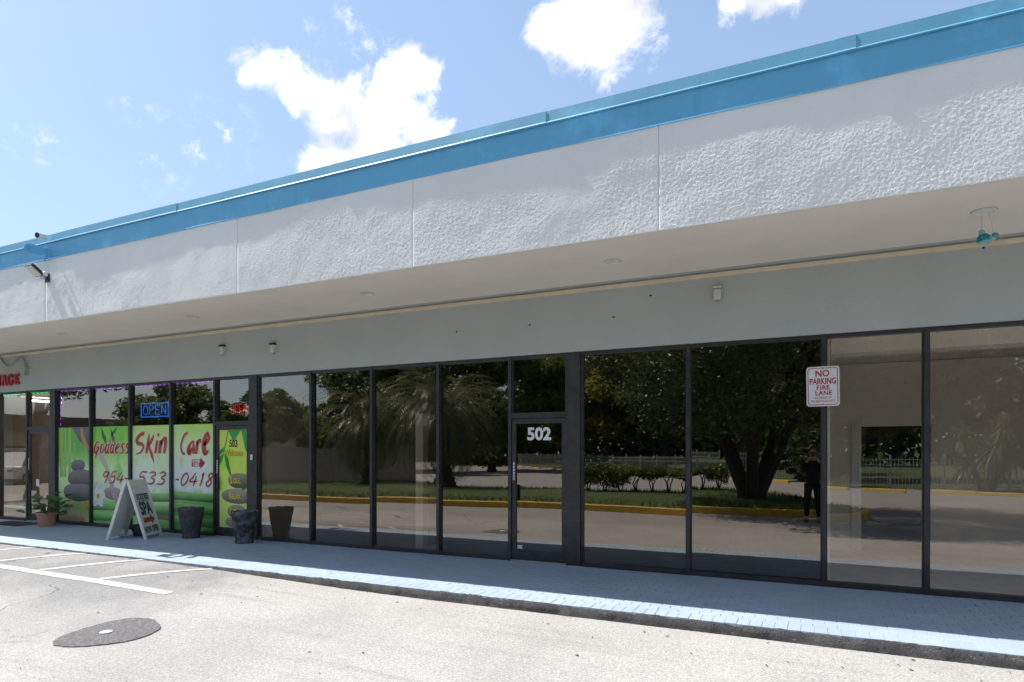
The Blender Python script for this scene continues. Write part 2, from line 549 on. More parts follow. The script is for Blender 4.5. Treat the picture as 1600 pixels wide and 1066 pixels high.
def asphalt_mat():
    m, nt, p, oc, out = newmat('old_asphalt')
    sp = nt.nodes.new('ShaderNodeSeparateXYZ'); nt.links.new(oc, sp.inputs[0])
    X = sp.outputs['X']; Y = sp.outputs['Y']
    big = _noise(nt, oc, 0.55, 6, 0.6)
    pale = _mix(nt, (0.350, 0.340, 0.326), (0.300, 0.291, 0.279), _ramp(nt, big, 0.36, 0.66))
    grey = _mix(nt, (0.205, 0.204, 0.205), (0.265, 0.258, 0.250), _ramp(nt, _noise(nt, oc, 1.1, 6), 0.42, 0.66))
    wob = _math(nt, 'MULTIPLY', _math(nt, 'SUBTRACT', _noise(nt, oc, 1.3, 6), 0.5), 2.2)
    ex = _ramp(nt, _math(nt, 'ADD', _math(nt, 'MULTIPLY', _math(nt, 'ADD', X, 6.6), -1.0), wob), -0.3, 0.5)
    ey = _ramp(nt, _math(nt, 'ADD', _math(nt, 'ADD', Y, 4.1), wob), -0.7, 0.7)
    ey2 = _ramp(nt, Y, -6.5, -7.5)
    lane = _math(nt, 'MULTIPLY', ey2, 0.6)
    msk = _math(nt, 'MAXIMUM', _math(nt, 'MULTIPLY', ex, ey), lane)
    c = _mix(nt, pale, grey, _math(nt, 'MULTIPLY', msk, 0.9))
    # rusty / sandy drifts along the patch edge
    c = _mix(nt, c, (0.40, 0.335, 0.26), _ramp(nt, _noise(nt, oc, 2.4, 6, 0.7), 0.60, 0.78, 0, 0.45))
    c = _mix(nt, c, (0.20, 0.19, 0.18), _ramp(nt, _noise(nt, oc, 4.6, 8, 0.75), 0.64, 0.82, 0, 0.55))
    # tyre tracks along the lane and a few oil drips
    mt_ = nt.nodes.new('ShaderNodeMapping'); mt_.inputs['Scale'].default_value = (.16, 2.6, 1); nt.links.new(oc, mt_.inputs[0])
    c = _mix(nt, c, (0.215, 0.208, 0.200), _ramp(nt, _noise(nt, mt_.outputs[0], 1.5, 6, .6), .52, .72, 0, .42))
    c = _mix(nt, c, (0.10, 0.095, 0.09), _ramp(nt, _noise(nt, oc, 2.9, 3, .5), .735, .80, 0, .5))
    # grain
    vo = nt.nodes.new('ShaderNodeTexVoronoi'); vo.inputs['Scale'].default_value = 105
    nt.links.new(oc, vo.inputs['Vector'])
    g = nt.nodes.new('ShaderNodeSeparateColor'); nt.links.new(vo.outputs['Color'], g.inputs[0])
    hs = nt.nodes.new('ShaderNodeHueSaturation')
    nt.links.new(_ramp(nt, g.outputs[0], 0, 1, 0.72, 1.24, False), hs.inputs['Value'])
    nt.links.new(c, hs.inputs['Color']); c = hs.outputs[0]
    c = _mix(nt, c, (0.09, 0.09, 0.085), _ramp(nt, _noise(nt, oc, 42, 3, 0.6), 0.70, 0.76, 0, 0.7))
    # cracks in the old patch
    wv = nt.nodes.new('ShaderNodeTexNoise'); wv.inputs['Scale'].default_value = 1.6; wv.inputs['Detail'].default_value = 7
    nt.links.new(oc, wv.inputs['Vector'])
    va = nt.nodes.new('ShaderNodeVectorMath'); va.operation = 'MULTIPLY_ADD'
    nt.links.new(wv.outputs['Color'], va.inputs[0]); va.inputs[1].default_value = (0.9, 0.9, 0.0); nt.links.new(oc, va.inputs[2])
    vc = nt.nodes.new('ShaderNodeTexVoronoi'); vc.feature = 'DISTANCE_TO_EDGE'; vc.inputs['Scale'].default_value = 0.62
    nt.links.new(va.outputs[0], vc.inputs['Vector'])
    cr = _ramp(nt, vc.outputs['Distance'], 0.010, 0.003)
    crm = _math(nt, 'MULTIPLY', cr, _ramp(nt, _math(nt, 'ADD', X, wob), -6.5, -8.0))
    crm = _math(nt, 'MULTIPLY', crm, _ramp(nt, _noise(nt, oc, 1.0, 3), 0.42, 0.55))
    c = _mix(nt, c, (0.07, 0.068, 0.065), _math(nt, 'MULTIPLY', crm, 0.85))
    nt.links.new(c, p.inputs['Base Color']); p.inputs['Roughness'].default_value = 0.92
    p.inputs['Specular IOR Level'].default_value = 0.25
    b = nt.nodes.new('ShaderNodeBump'); b.inputs['Strength'].default_value = 0.55; b.inputs['Distance'].default_value = 0.006
    nt.links.new(_math(nt, 'SUBTRACT', g.outputs[1], _math(nt, 'MULTIPLY', crm, 3.0)), b.inputs['Height'])
    nt.links.new(b.outputs[0], p.inputs['Normal'])
    return m


M['asphalt'] = asphalt_mat()


def smooth01(t):
    t = max(0.0, min(1.0, t)); return t * t * (3 - 2 * t)


def gz(x, y):
    """height of the lot: falls away from the kerb, level further out"""
    top = 0.105 + 0.085 * smooth01((-4.0 - x) / 5.0)
    return top * (1 - smooth01((-2.1 - y) / 2.6))


# ------------------------------------------------------------------ ground
def ground():
    xs = [-600, -250, -120, -80, -55, -40] + list(np.linspace(-30, 6, 73)) + [9, 14, 25, 40, 70, 120, 250, 600]
    ys = [-600, -250, -120, -80, -55, -40, -30, -22, -15, -11] + list(np.linspace(-9, -2.0, 57)) + [6, 20, 60, 250, 600]
    mb = MB(); nx = len(xs)
    for y in ys:
        for x in xs:
            z = gz(x, y) if y <= -2.0 + 1e-6 else gz(x, -2.05) * (1 - smooth01((y + 2) / 6))
            if -9 <= y <= -2.3 and -30 < x < 6:
                z += 0.010 * float(vnoise(np.array(x * 0.9), np.array(y * 0.9), 5))
            mb.v.append((x, y, min(z, 0.2)))
    for j in range(len(ys) - 1):
        for i in range(nx - 1):
            a = j * nx + i
            mb.f.append((a, a + 1, a + nx + 1, a + nx))
    o = mb.build('parking_lot', M['asphalt'], smooth=True, fix=False)
    tag(o, kind='structure')


ground()


def gz2(x, y):
    z = gz(x, y)
    if -9 <= y <= -2.3:
        z += 0.010 * float(vnoise(np.array(x * 0.9), np.array(y * 0.9), 5))
    return z


def stripe_mat():
    m, nt, p, oc, out = newmat('worn_white_marking')
    c = _mix(nt, (0.60, 0.585, 0.565), (0.42, 0.40, 0.37), _ramp(nt, _noise(nt, oc, 9, 6, 0.7), 0.40, 0.66))
    nt.links.new(c, p.inputs['Base Color']); p.inputs['Roughness'].default_value = 0.8
    tr = nt.nodes.new('ShaderNodeBsdfTransparent')
    mx = nt.nodes.new('ShaderNodeMixShader')
    f = _ramp(nt, _noise(nt, oc, 16, 8, 0.78), 0.48, 0.66, 1.0, 0.2)
    nt.links.new(f, mx.inputs[0]); nt.links.new(tr.outputs[0], mx.inputs[1]); nt.links.new(p.outputs[0], mx.inputs[2])
    nt.links.new(mx.outputs[0], out.inputs['Surface'])
    return m


M['stripe'] = stripe_mat()


def strip_on_ground(name, a, b, w, m, dz=0.006, parent=None):
    a = Vector((*a, 0)); b = Vector((*b, 0)); d = (b - a); n = Vector((-d.y, d.x, 0)).normalized() * w / 2
    k = max(2, int(d.length / 0.12)); mb = MB()
    rnd = random.Random(int(a.x * 100))
    for i in range(k + 1):
        p = a + d * (i / k)
        e = 1 + rnd.uniform(-0.07, 0.07)
        for s in (-e, 0, e):
            q = p + n * s; mb.v.append((q.x, q.y, gz2(q.x, q.y) + dz))
    for i in range(k):
        for c in (0, 1):
            mb.f.append((i * 3 + c, i * 3 + c + 1, i * 3 + c + 4, i * 3 + c + 3))
    return mb.build(name, m, parent, fix=False)


mk_root = tag(strip_on_ground('bay_marking', (-26, -2.95), (-7.02, -3.25), 0.125, M['stripe']), kind='structure')
for k in range(9):
    xe = -7.55 - 1.40 * k
    ye = -2.19 + 0.028 * k + (0.05 if k else 0)
    tag(strip_on_ground('hatch_marking', (xe - 0.97, -3.16 + 0.022 * k), (xe, ye), 0.085, M['stripe'], 0.006), kind='structure')


def patch():
    mb = MB(); rnd = random.Random(4); n = 64; cx, cy = -6.30, -4.40
    rings = []
    prof = [(1.0, 0.004), (0.985, 0.012), (0.7, 0.016), (0.35, 0.016), (0.01, 0.016)]
    jit = [1 + rnd.uniform(-0.022, 0.022) + 0.06 * math.sin(3 * 2 * math.pi * i / n + 1) for i in range(n)]
    for s, h in prof:
        ring = []
        for i in range(n):
            a = 2 * math.pi * i / n
            x = cx + 0.42 * s * jit[i] * math.cos(a); y = cy + 0.46 * s * jit[i] * math.sin(a)
            ring.append((x, y, gz2(x, y) + h))
        rings.append(ring)
    mb.loft(rings, cap=False)
    m = mk('dark_patch_asphalt', (0.100, 0.097, 0.100), 0.95, (0.185, 0.18, 0.178), 42, 0.42, 0.66, bump=(90, 1.0, 0.012), detail=10)
    o = tag(mb.build('asphalt_patch', m, smooth=False), 'round dark asphalt patch in the pale lot with a white cap at its centre', 'asphalt patch')
    c = MB().lathe([(0.056, 0), (0.056, 0.010), (0.050, 0.014), (0.047, 0.010), (0.02, 0.010), (0.015, 0.016), (0.001, 0.016)], 20)
    tag(c.build('cleanout_cap', M['white_paint'], None, (cx - 0.02, cy - 0.04, gz2(cx, cy) + 0.015)), 'small white round cap set in the middle of the dark asphalt patch', 'cap')


patch()


# ------------------------------------------------------------------ sidewalk
SW = 0.22          # top of the walk
SW_Y0 = -2.19


def sidewalk():
    base = MB().box(-27, 4.3, SW_Y0 + 0.015, 0.10, -0.4, SW - 0.0055)
    root = tag(base.build('sidewalk', M['paver']), kind='structure')
    # kerb face: dark painted, rough
    xs = np.arange(-27, 4.3, 0.035); zs = np.linspace(-0.06, SW - 0.012, 9)
    XX, ZZ = np.meshgrid(xs, zs)
    YY = SW_Y0 - 0.010 + 0.010 * vnoise(XX * 5, ZZ * 16, 1) + 0.007 * vnoise(XX * 28, ZZ * 40, 2) - 0.03 * (SW - ZZ)
    ZZ = ZZ + np.where(ZZ > SW - 0.02, 0.006 + 0.013 * vnoise(XX * 26, ZZ * 0, 8) + 0.010 * vnoise(XX * 11, ZZ * 0, 6) + 0.010 * vnoise(XX * 1.7, ZZ * 0, 4), 0)
    YY[-1] += 0.012
    V = np.stack([XX, YY, ZZ], -1).reshape(-1, 3); n = len(xs)
    idx = np.arange(len(zs) * n).reshape(len(zs), n)
    F = np.stack([idx[:-1, :-1], idx[:-1, 1:], idx[1:, 1:], idx[1:, :-1]], -1).reshape(-1, 4)
    m, nt, p, oc, out = newmat('dark_kerb_paint')
    c = _mix(nt, (0.085, 0.083, 0.088), (0.13, 0.125, 0.125), _ramp(nt, _noise(nt, oc, 5, 6), 0.4, 0.65))
    mp = nt.nodes.new('ShaderNodeMapping'); mp.inputs['Scale'].default_value = (5, 5, 26); nt.links.new(oc, mp.inputs[0])
    c = _mix(nt, c, (0.40, 0.40, 0.41), _ramp(nt, _noise(nt, mp.outputs[0], 2.2, 10, 0.8), 0.60, 0.66))
    c = _mix(nt, c, (0.035, 0.034, 0.036), _ramp(nt, _noise(nt, oc, 34, 8, 0.75), 0.54, 0.64))
    b = nt.nodes.new('ShaderNodeBump'); b.inputs['Strength'].default_value = 1.0; b.inputs['Distance'].default_value = 0.02
    nt.links.new(_noise(nt, oc, 45, 6, .7), b.inputs['Height']); nt.links.new(b.outputs[0], p.inputs['Normal'])
    nt.links.new(c, p.inputs['Base Color']); p.inputs['Roughness'].default_value = 0.9
    link('kerb', np_mesh('kerb', V, F), m, root, smooth=True)
    pieces = []     # (x0, x1, y0, y1)
    x = 4.28; rnd = random.Random(11)
    while x > -27:
        pieces.append((x - 0.1072, x, SW_Y0, SW_Y0 + 0.205)); x -= 0.109
    y = SW_Y0 + 0.208; row = 0
    while y < -0.07:
        x = 4.28 - (0.1 if row % 2 else 0.0)
        while x > -27:
            pieces.append((x - 0.2012, x, y, min(y + 0.1012, -0.055))); x -= 0.203
        y += 0.103; row += 1

    def dist(q):
        cx = (q[0] + q[1]) / 2; cyy = (q[2] + q[3]) / 2 + 8.38
        lat = 0.904 * cx + 0.428 * cyy; dep = -0.428 * cx + 0.904 * cyy
        if dep <= 0 or lat / dep > 0.83:
            return 1e9
        return cx * cx + cyy * cyy * 1.0
    pieces.sort(key=dist)
    shared = {}
    for q in pieces[:296]:
        w = round(q[1] - q[0], 3); d = round(q[3] - q[2], 3)
        if (w, d) not in shared:
            mb = MB().chamfer_box(0, w, 0, d, -0.05, 0, 0.004)
            me = bpy.data.meshes.new('paver'); me.from_pydata(mb.v, [], mb.f); me.materials.append(M['paver'])
            shared[(w, d)] = me
        o = bpy.data.objects.new('paver', shared[(w, d)]); COL.objects.link(o); o.parent = root
        o.location = (q[0], q[2], SW + rnd.uniform(-0.0015, 0.0015))
        o.rotation_euler = (rnd.uniform(-0.006, 0.006), rnd.uniform(-0.006, 0.006), rnd.uniform(-0.008, 0.008))
    rest = MB()
    for q in pieces[296:]:
        h = SW + rnd.uniform(-0.0015, 0.0015)
        rest.chamfer_box(q[0], q[1], q[2], q[3], SW - 0.05, h, 0.004)
    o = rest.build('paver_field', M['paver'], root, fix=False)
    o['kind'] = 'stuff'
    return root


sidewalk()


# ------------------------------------------------------------------ the shop building
G_DARK = mk_glass('dark_bronze_glass', (0.20, 0.20, 0.195), r0=0.215)
G_MID = mk_glass('bronze_glass', (0.72, 0.70, 0.67), r0=0.23)
G_CLEAR = mk_glass('clear_bronze_glass', (0.985, 0.975, 0.96), r0=0.20, dirt=0.005)
G_SPA = mk_glass('spa_glass', (0.60, 0.59, 0.58), r0=0.24)
HEAD = 3.20        # top of the shopfront
SOF = 4.08
FY = -1.88         # fascia face
bld = thing('shop_building', 'long low white shop building with blue roof band and dark bronze shopfront', 'building')
XL, XR = -27.0, 4.3


def wall_panel():
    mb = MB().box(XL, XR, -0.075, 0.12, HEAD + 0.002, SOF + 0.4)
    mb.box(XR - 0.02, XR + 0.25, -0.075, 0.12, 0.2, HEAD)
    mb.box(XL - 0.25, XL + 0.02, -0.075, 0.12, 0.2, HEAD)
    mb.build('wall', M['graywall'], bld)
    MB().box(XL, XR, -0.100, -0.0755, 4.015, 4.066).build('trim', M['beige_trim'], bld)
    # screw holes of an old sign
    for x, z in ((-4.86, 3.63), (-3.65, 3.63), (-2.41, 3.63), (-1.91, 3.87)):
        o = MB().lathe([(0.014, 0), (0.012, 0.006), (0.001, 0.007)], 10).build('sign_anchor', M['rubber'], bld)
        o.rotation_euler = (R(90), 0, 0); o.location = (x, -0.075, z)


wall_panel()


def fascia():
    joints = [XL, -15.1, -12.09, -7.43, -4.42, -1.41, 1.61, XR]
    z0, z1 = SOF, 5.17
    for a, b in zip(joints[:-1], joints[1:]):
        a += 0.0025; b -= 0.0025
        st = 0.0075 if a > -1.5 else 0.009 if a > -5 else (0.0125 if a > -8 else (0.02 if a > -13 else 0.04))
        xs = np.linspace(a, b, int((b - a) / st) + 1); zs = np.linspace(z0, z1, int((z1 - z0) / min(st, 0.02)) + 1)
        X, Z = np.meshgrid(xs, zs)
        low = 0.010 * vnoise(X * 0.75, Z * 1.1, 1) + 0.006 * vnoise(X * 2.1, Z * 2.4, 2) + 0.0025 * vnoise(X * 6, Z * 6, 7)
        l1 = vnoise(X * 40 + Z * 29, Z * 43 - X * 26, 3) + vnoise(X * 50 - Z * 22, Z * 58 + X * 27, 6); l2 = vnoise(X * 88 - Z * 31, Z * 86 + X * 29, 4)
        lump = (0.0011 * l1 + 0.0021 * l2 + 0.0015) * (0.75 + 0.8 * vnoise(X * 1.5, Z * 1.9, 8))
        edge = np.minimum(1, np.minimum(X - a, b - X) / 0.02)
        Y = FY - low - lump * np.clip(edge, 0.0, 1)
        # lower edge hangs a little unevenly
        V = np.stack([X, Y, Z], -1).reshape(-1, 3); n = len(xs)
        idx = np.arange(len(zs) * n).reshape(len(zs), n)
        F = np.stack([idx[:-1, :-1], idx[:-1, 1:], idx[1:, 1:], idx[1:, :-1]], -1).reshape(-1, 4)
        # returns into the joint and along the lower edge
        nv = len(V)
        ex = []
        for line in (idx[:, 0], idx[::-1, -1], idx[0, ::-1]):
            back = V[line].copy(); back[:, 1] = FY + 0.06
            off = nv + sum(len(e) for e in ex); ex.append(back)
            ids = np.arange(off, off + len(line))
            F = np.vstack([F, np.stack([line[:-1], line[1:], ids[1:], ids[:-1]], -1)])
        V = np.vstack([V] + ex)
        link('fascia_panel', np_mesh('fascia_panel', V, F), M['stucco'], bld, smooth=True)
    MB().box(XL, XR, FY + 0.04, FY + 0.14, SOF + 0.03, 5.55).build('fascia_backing', M['graywall'], bld)


fascia()


def band():
    # blue metal band, drip lip, coping sections above it
    rnd = random.Random(5)
    xs = list(np.arange(XL, XR, 0.25)) + [XR]
    mb = MB(); rings = []
    for x in xs:
        w = 0.007 * float(vnoise(np.array(x * 0.7), np.array(1.0), 9))
        y = FY - 0.007
        rings.append([(x, y + w - 0.005, 5.158), (x, y + w, 5.185), (x, y + w + 0.002, 5.44), (x, FY + 0.03, 5.44), (x, FY + 0.03, 5.158)])
    mb.loft(rings); mb.build('roof_band', M['blue'], bld)
    j = [XL, -20.3, -16.0, -11.66, -8.7, -5.69, -2.65, 0.21, 0.37, 3.6, XR]
    for i, (a, b) in enumerate(zip(j[:-1], j[1:])):
        o = 0.006 if i % 2 else 0.0
        rings = []
        n = max(2, int((b - a) / 0.4))
        for k in range(n + 1):
            x = a + (b - a) * k / n
            w = 0.005 * float(vnoise(np.array(x * 1.3), np.array(4.0), 12)) - o
            dz = 0.010 * float(vnoise(np.array(x * 0.6), np.array(7.0), 3))
            rings.append([(x, FY - 0.022 + w, 5.442 + dz * .3), (x, FY - 0.023 + w, 5.452 + dz * .3), (x, FY - 0.014 + w, 5.466 + dz * .3), (x, FY - 0.006 + w, 5.585 + dz), (x, FY + 0.25, 5.60 + dz), (x, FY + 0.25, 5.442)])
        MB().loft(rings).build('coping', M['blue2'], bld)
    # caulk line that catches the sun on the lip
    mb = MB()
    MB().box(XL, XR, FY + 0.02, 14, 5.35, 5.43).build('roof', M['graywall'], bld)


band()


def soffit():
    xs = list(np.arange(XL, XR, 0.2)) + [XR]
    mb = MB(); rings = []
    for x in xs:
        e = -0.25 + 0.014 * float(vnoise(np.array(x * 1.7), np.array(2.0), 4)) + 0.006 * float(vnoise(np.array(x * 6), np.array(2.0), 4))
        rings.append([(x, FY + 0.012, SOF - 0.004), (x, e, SOF - 0.004), (x, e + 0.004, SOF + 0.03), (x, FY + 0.05, SOF + 0.03)])
    mb.loft(rings).build('soffit', M['beige'], bld)
    MB().box(XL, XR, -0.262, -0.0755, SOF + 0.012, SOF + 0.028).build('soffit_strip', M['graywall'], bld)
    MB().box(XL, XR, FY + 0.05, -0.0755, SOF + 0.031, SOF + 0.06).build('soffit_backing', M['graywall'], bld)


soffit()

# vertical frame members (x0, x1)
BARS = [(-20.15, -20.10), (-18.80, -18.75), (-17.45, -17.40), (-16.28, -16.23), (-15.36, -15.15), (-13.935, -13.885), (-12.635, -12.585),
        (-11.385, -11.335), (-10.155, -10.105), (-9.235, -9.03), (-7.80, -7.75), (-6.51, -6.46), (-5.235, -5.185), (-4.005, -3.955),
        (-3.105, -2.895), (-1.455, -1.405), (0.115, 0.165), (1.140, 1.190), (2.72, 2.77), (4.25, 4.30)]


PANE = random.Random(31)


def shopfront():
    for a, b in BARS:
        mb = MB().chamfer_box(a, b, -0.055, 0.055, SW, HEAD, 0.002)
        if b - a > 0.1:          # jamb stop beside the doors
            mb.box(b + 0.0005, b + 0.028, -0.030, 0.05, SW, HEAD - 0.005)
        mb.build('mullion', M['bronze'], bld)
    doors = {3: 'left', 8: 'spa', 13: 'dark'}
    for i in range(len(BARS) - 1):
        a, b = BARS[i][1], BARS[i + 1][0]
        if BARS[i][1] - BARS[i][0] > 0.1:
            a += 0.029
        if b < -15.3:
            g = G_CLEAR
        elif b < -9.1:
            g = G_SPA
        elif b < -7.7:
            g = G_MID
        elif -5.5 < b < -5.0:
            g = G_MID
        elif b < 0.12:
            g = G_DARK
        else:
            g = G_CLEAR
        if i in doors:
            door(doors[i], a, b, g)
            continue
        mb = MB().box(a + .001, b - .001, -0.045, 0.05, SW + 0.001, SW + 0.06)
        mb.box(a + .001, b - .001, -0.045, 0.05, HEAD - 0.045, HEAD - 0.001)
        mb.box(a + .001, a + 0.012, -0.02, 0.045, SW + 0.06, HEAD - 0.045)
        mb.box(b - 0.012, b - .001, -0.02, 0.045, SW + 0.06, HEAD - 0.045)
        w = mb.build('window', M['bronze'], bld)
        wd = b - a - 0.02; hh = HEAD - SW - 0.09
        gl = MB().box(-wd / 2, wd / 2, -0.003, 0.003, -hh / 2, hh / 2)
        gl = gl.build('glass', g, w, ((a + b) / 2, 0.007, (SW + HEAD + 0.01) / 2))
        gl.rotation_euler = (PANE.uniform(-.0022, .0022), 0, PANE.uniform(-.004, .004))     # no pane sits quite true
        if -1.5 < a < 0:
            gl.rotation_euler = (0.0048, 0, 0.002)


def door(kind, a, b, g):
    T0, T1 = 2.295, 2.375
    # fixed frame with transom light
    mb = MB().box(a + .001, b - .001, -0.050, 0.05, T0, T1)
    mb.box(a + .001, b - .001, -0.045, 0.05, HEAD - 0.045, HEAD - 0.001)
    mb.box(a + .001, a + 0.02, -0.03, 0.045, T1, HEAD - 0.045)
    mb.box(b - 0.02, b - .001, -0.03, 0.045, T1, HEAD - 0.045)
    tr = mb.build('transom', M['bronze'], bld)
    MB().box(a + 0.018, b - 0.018, 0.004, 0.010, T1 - 0.01, HEAD - 0.04).build('glass', g, tr)
    MB().box(a + .001, b - .001, -0.06, 0.06, SW + 0.001, SW + 0.022).build('threshold', M['steel'], bld)
    z0, z1 = SW + 0.03, T0 - 0.006
    a += 0.006; b -= 0.006
    st = 0.062
    mb = MB().chamfer_box(a, a + st, -0.035, 0.012, z0, z1, 0.002)
    mb.chamfer_box(b - st, b, -0.035, 0.012, z0, z1, 0.002)
    mb.box(a + st, b - st, -0.034, 0.011, z0, z0 + 0.145)
    mb.box(a + st, b - st, -0.034, 0.011, z1 - 0.07, z1)
    d = mb.build('door', M['bronze'], bld)
    MB().box(a + st - 0.008, b - st + 0.008, -0.012, -0.006, z0 + 0.14, z1 - 0.065).build('glass', g, d)
    # pull handle and lock on the left stile
    hb = MB()
    hb.chamfer_box(a + 0.062, a + 0.095, -0.075, -0.040, 1.10, 1.33, 0.004)
    hb.box(a + 0.020, a + 0.09, -0.060, -0.0355, 1.12, 1.15); hb.box(a + 0.020, a + 0.09, -0.060, -0.0355, 1.28, 1.31)
    hb.build('handle', M['black'], d)
    lk = MB().lathe([(0.020, 0), (0.020, 0.012), (0.012, 0.014), (0.001, 0.014)], 14)
    o = lk.build('lock', M['steel'], d); o.rotation_euler = (R(90), 0, 0); o.location = (a + 0.035, -0.0355, 1.42)
    for z in (z0 + 0.10, z1 - 0.12):
        MB().box(b - 0.010, b + 0.006, -0.048, -0.0352, z, z + 0.1).build('hinge', M['bronze'], d)
    # closer arm / sticker column on the stile
    sm = M['white_paint']
    st_ = MB()
    zz = 1.62
    for k in range(6):
        st_.box(a + 0.020, a + 0.042, -0.0368, -0.0355, zz - 0.045 * k, zz - 0.045 * k + 0.034)
    st_.build('stile_sticker', sm, d)
    if kind == 'dark':
        text('502', M['white_paint'], 0.245, ((a + b) / 2, -0.0135, 1.985), d, 'door_number', bold=0.009, sx=1.02)
        MB().box(a + 0.075, a + 0.155, -0.0145, -0.0125, z0 + 0.15, z0 + 0.20).build('sticker', M['white_paint'], d)
    if kind == 'left':
        MB().box(a + 0.10, a + 0.30, -0.0145, -0.0125, 0.62, 0.92).build('notice', mk('paper_notice', (0.62, 0.53, 0.42), 0.7), d)
        MB().box(a + 0.28, a + 0.40, -0.0145, -0.0125, 1.02, 1.18).build('notice', M['white_paint'], d)
    if kind == 'spa':
        o = MB().chamfer_box(b + 0.070, b + 0.115, -0.075, -0.056, 1.66, 1.76, 0.004).build('intercom', M['white_plastic'], d)


shopfront()


def interior():
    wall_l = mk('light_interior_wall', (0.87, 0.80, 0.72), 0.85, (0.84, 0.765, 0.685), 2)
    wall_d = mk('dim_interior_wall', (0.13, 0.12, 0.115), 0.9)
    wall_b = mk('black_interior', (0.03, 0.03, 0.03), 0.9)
    flr = mk('interior_floor', (0.66, 0.61, 0.55), 0.6)
    wood = mk('wood_veneer', (0.46, 0.34, 0.24), 0.6)
    top = 3.24
    MB().box(XL, XR, 0.10, 12, 0.12, 0.205).build('interior_floor', flr, bld)
    MB().box(XL, XR, 0.121, 12, top + 0.01, top + 0.06).build('interior_ceiling', wall_l, bld)
    # beige room at the right end
    MB().box(0.13, 0.21, 0.16, 12, 0.206, top).build('partition', wall_l, bld)
    b = MB()
    b.box(0.22, 0.74, 3.37, 3.47, 0.206, top); b.box(1.70, 3.3, 3.37, 3.47, 0.206, top); b.box(0.742, 1.698, 3.37, 3.47, 2.22, top)
    b.build('back_partition', wall_l, bld)
    MB().box(0.60, 0.738, 3.30, 3.368, 0.206, 2.28).build('door_casing', M['white_plastic'], bld)
    MB().box(3.31, 3.42, 0.16, 12, 0.206, top).build('side_wall', wall_l, bld)
    MB().box(0.22, 3.3, 0.35, 0.75, 3.02, top).build('bulkhead', wall_l, bld)
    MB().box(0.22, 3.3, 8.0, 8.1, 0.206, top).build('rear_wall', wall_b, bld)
    # dark shop in the middle
    MB().box(-9.10, -9.02, 0.16, 12, 0.206, top).build('partition', wall_l, bld)
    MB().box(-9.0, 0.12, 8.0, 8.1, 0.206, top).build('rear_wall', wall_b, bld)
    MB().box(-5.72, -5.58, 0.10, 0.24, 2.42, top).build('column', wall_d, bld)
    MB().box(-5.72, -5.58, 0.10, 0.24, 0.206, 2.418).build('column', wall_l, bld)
    for x in (-6.55, -5.22):  # black boards added at the sides and back of this pane's bay
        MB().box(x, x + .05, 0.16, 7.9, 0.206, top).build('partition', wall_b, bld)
    MB().box(-6.49, -5.23, 0.9, 0.95, 0.206, top).build('dark_room_standin', wall_b, bld)  # black board stands in for the darkness of the room behind
    MB().box(-9.0, -7.0, 1.6, 1.7, 0.206, 2.36).build('low_partition', wall_l, bld)
    # treatment rooms behind the vinyl
    MB().box(-15.28, -15.2, 0.16, 12, 0.206, top).build('partition', wall_l, bld)
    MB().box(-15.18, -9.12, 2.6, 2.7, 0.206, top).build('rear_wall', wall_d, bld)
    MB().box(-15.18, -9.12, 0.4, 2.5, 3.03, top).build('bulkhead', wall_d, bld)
    # lit shop at the left end
    MB().box(XL, -15.3, 5.0, 5.1, 0.206, top).build('rear_wall', wood, bld)
    for x in (-18.7, -17.2, -15.9):
        o = MB().box(-0.03, 0.03, 0, 2.4, -0.02, 0.02).build('fluorescent_tube', mk_emit('tube_light', (1.0, 0.97, 0.92), 7), bld, (x, 1.2, 3.16))
    # building back and ends
    MB().box(XL - 0.2, XL, 0.125, 14, 0, 5.3).build('end_wall', M['graywall'], bld)
    MB().box(XR, XR + 0.2, 0.125, 14, 0, 5.3).build('end_wall', M['graywall'], bld)
    MB().box(XL, XR, 13.9, 14.0, 0, 5.3).build('end_wall', M['graywall'], bld)


interior()


# recessed downlights
def downlights():
    lens = mk_emit('downlight_lens', (1.0, 0.97, 0.92), 0.0)
    lens = mk('downlight_lens', (0.78, 0.77, 0.74), 0.35)
    ringm = mk('downlight_ring', (0.74, 0.71, 0.67), 0.45)
    dark = mk('ring_gap', (0.12, 0.11, 0.10), 0.8)
    t = thing('downlight', 'largest round soffit downlight, directly above the hanging teal ornament', 'downlight', (1.47, -1.12, SOF - 0.005), 0, 'recessed downlights along the beige soffit')
    MB().lathe([(0.100, 0.0), (0.100, -0.006), (0.092, -0.011), (0.080, -0.011), (0.075, -0.003), (0.075, 0.0)], 40, cap=False).build('trim_ring', ringm, t, smooth=False)
    MB().lathe([(0.075, -0.002), (0.048, -0.009), (0.001, -0.012)], 32, cap=False).build('lens', lens, t, smooth=True)
    MB().lathe([(0.104, -0.0006), (0.098, -0.0012)], 40, cap=False).build('gap', dark, t)
    labs = {-2.13: 'round soffit downlight above the tall window right of the 502 door',
            -5.75: 'round soffit downlight above the dark windows left of the 502 door',
            -9.40: 'small round soffit downlight above the 503 spa door',
            -13.03: 'tiny round soffit downlight farthest left, above the vinyl with stacked stones'}
    for x, l in labs.items():
        c = dup(t, (x, -1.08, SOF - 0.005)); c['label'] = l


downlights()


# small boxes left from an old sign
def wallbox(x, z, cap, label):
    t = thing('junction_box', label, 'junction box', (x, -0.0755, z), 0, 'little electrical boxes on the grey wall')
    MB().chamfer_box(-0.042, 0.042, -0.060, 0.0, -0.085, 0.055, 0.006).build('box', mk('box_grey', (0.66, 0.65, 0.63), 0.5), t)
    MB().chamfer_box(-0.050, 0.050, -0.085, 0.0, 0.056, 0.085, 0.008).build('cap', cap, t)
    MB().lathe([(0.016, -0.085), (0.016, -0.105), (0.001, -0.105)], 10, (0, -0.03, 0)).build('nipple', M['steel'], t)


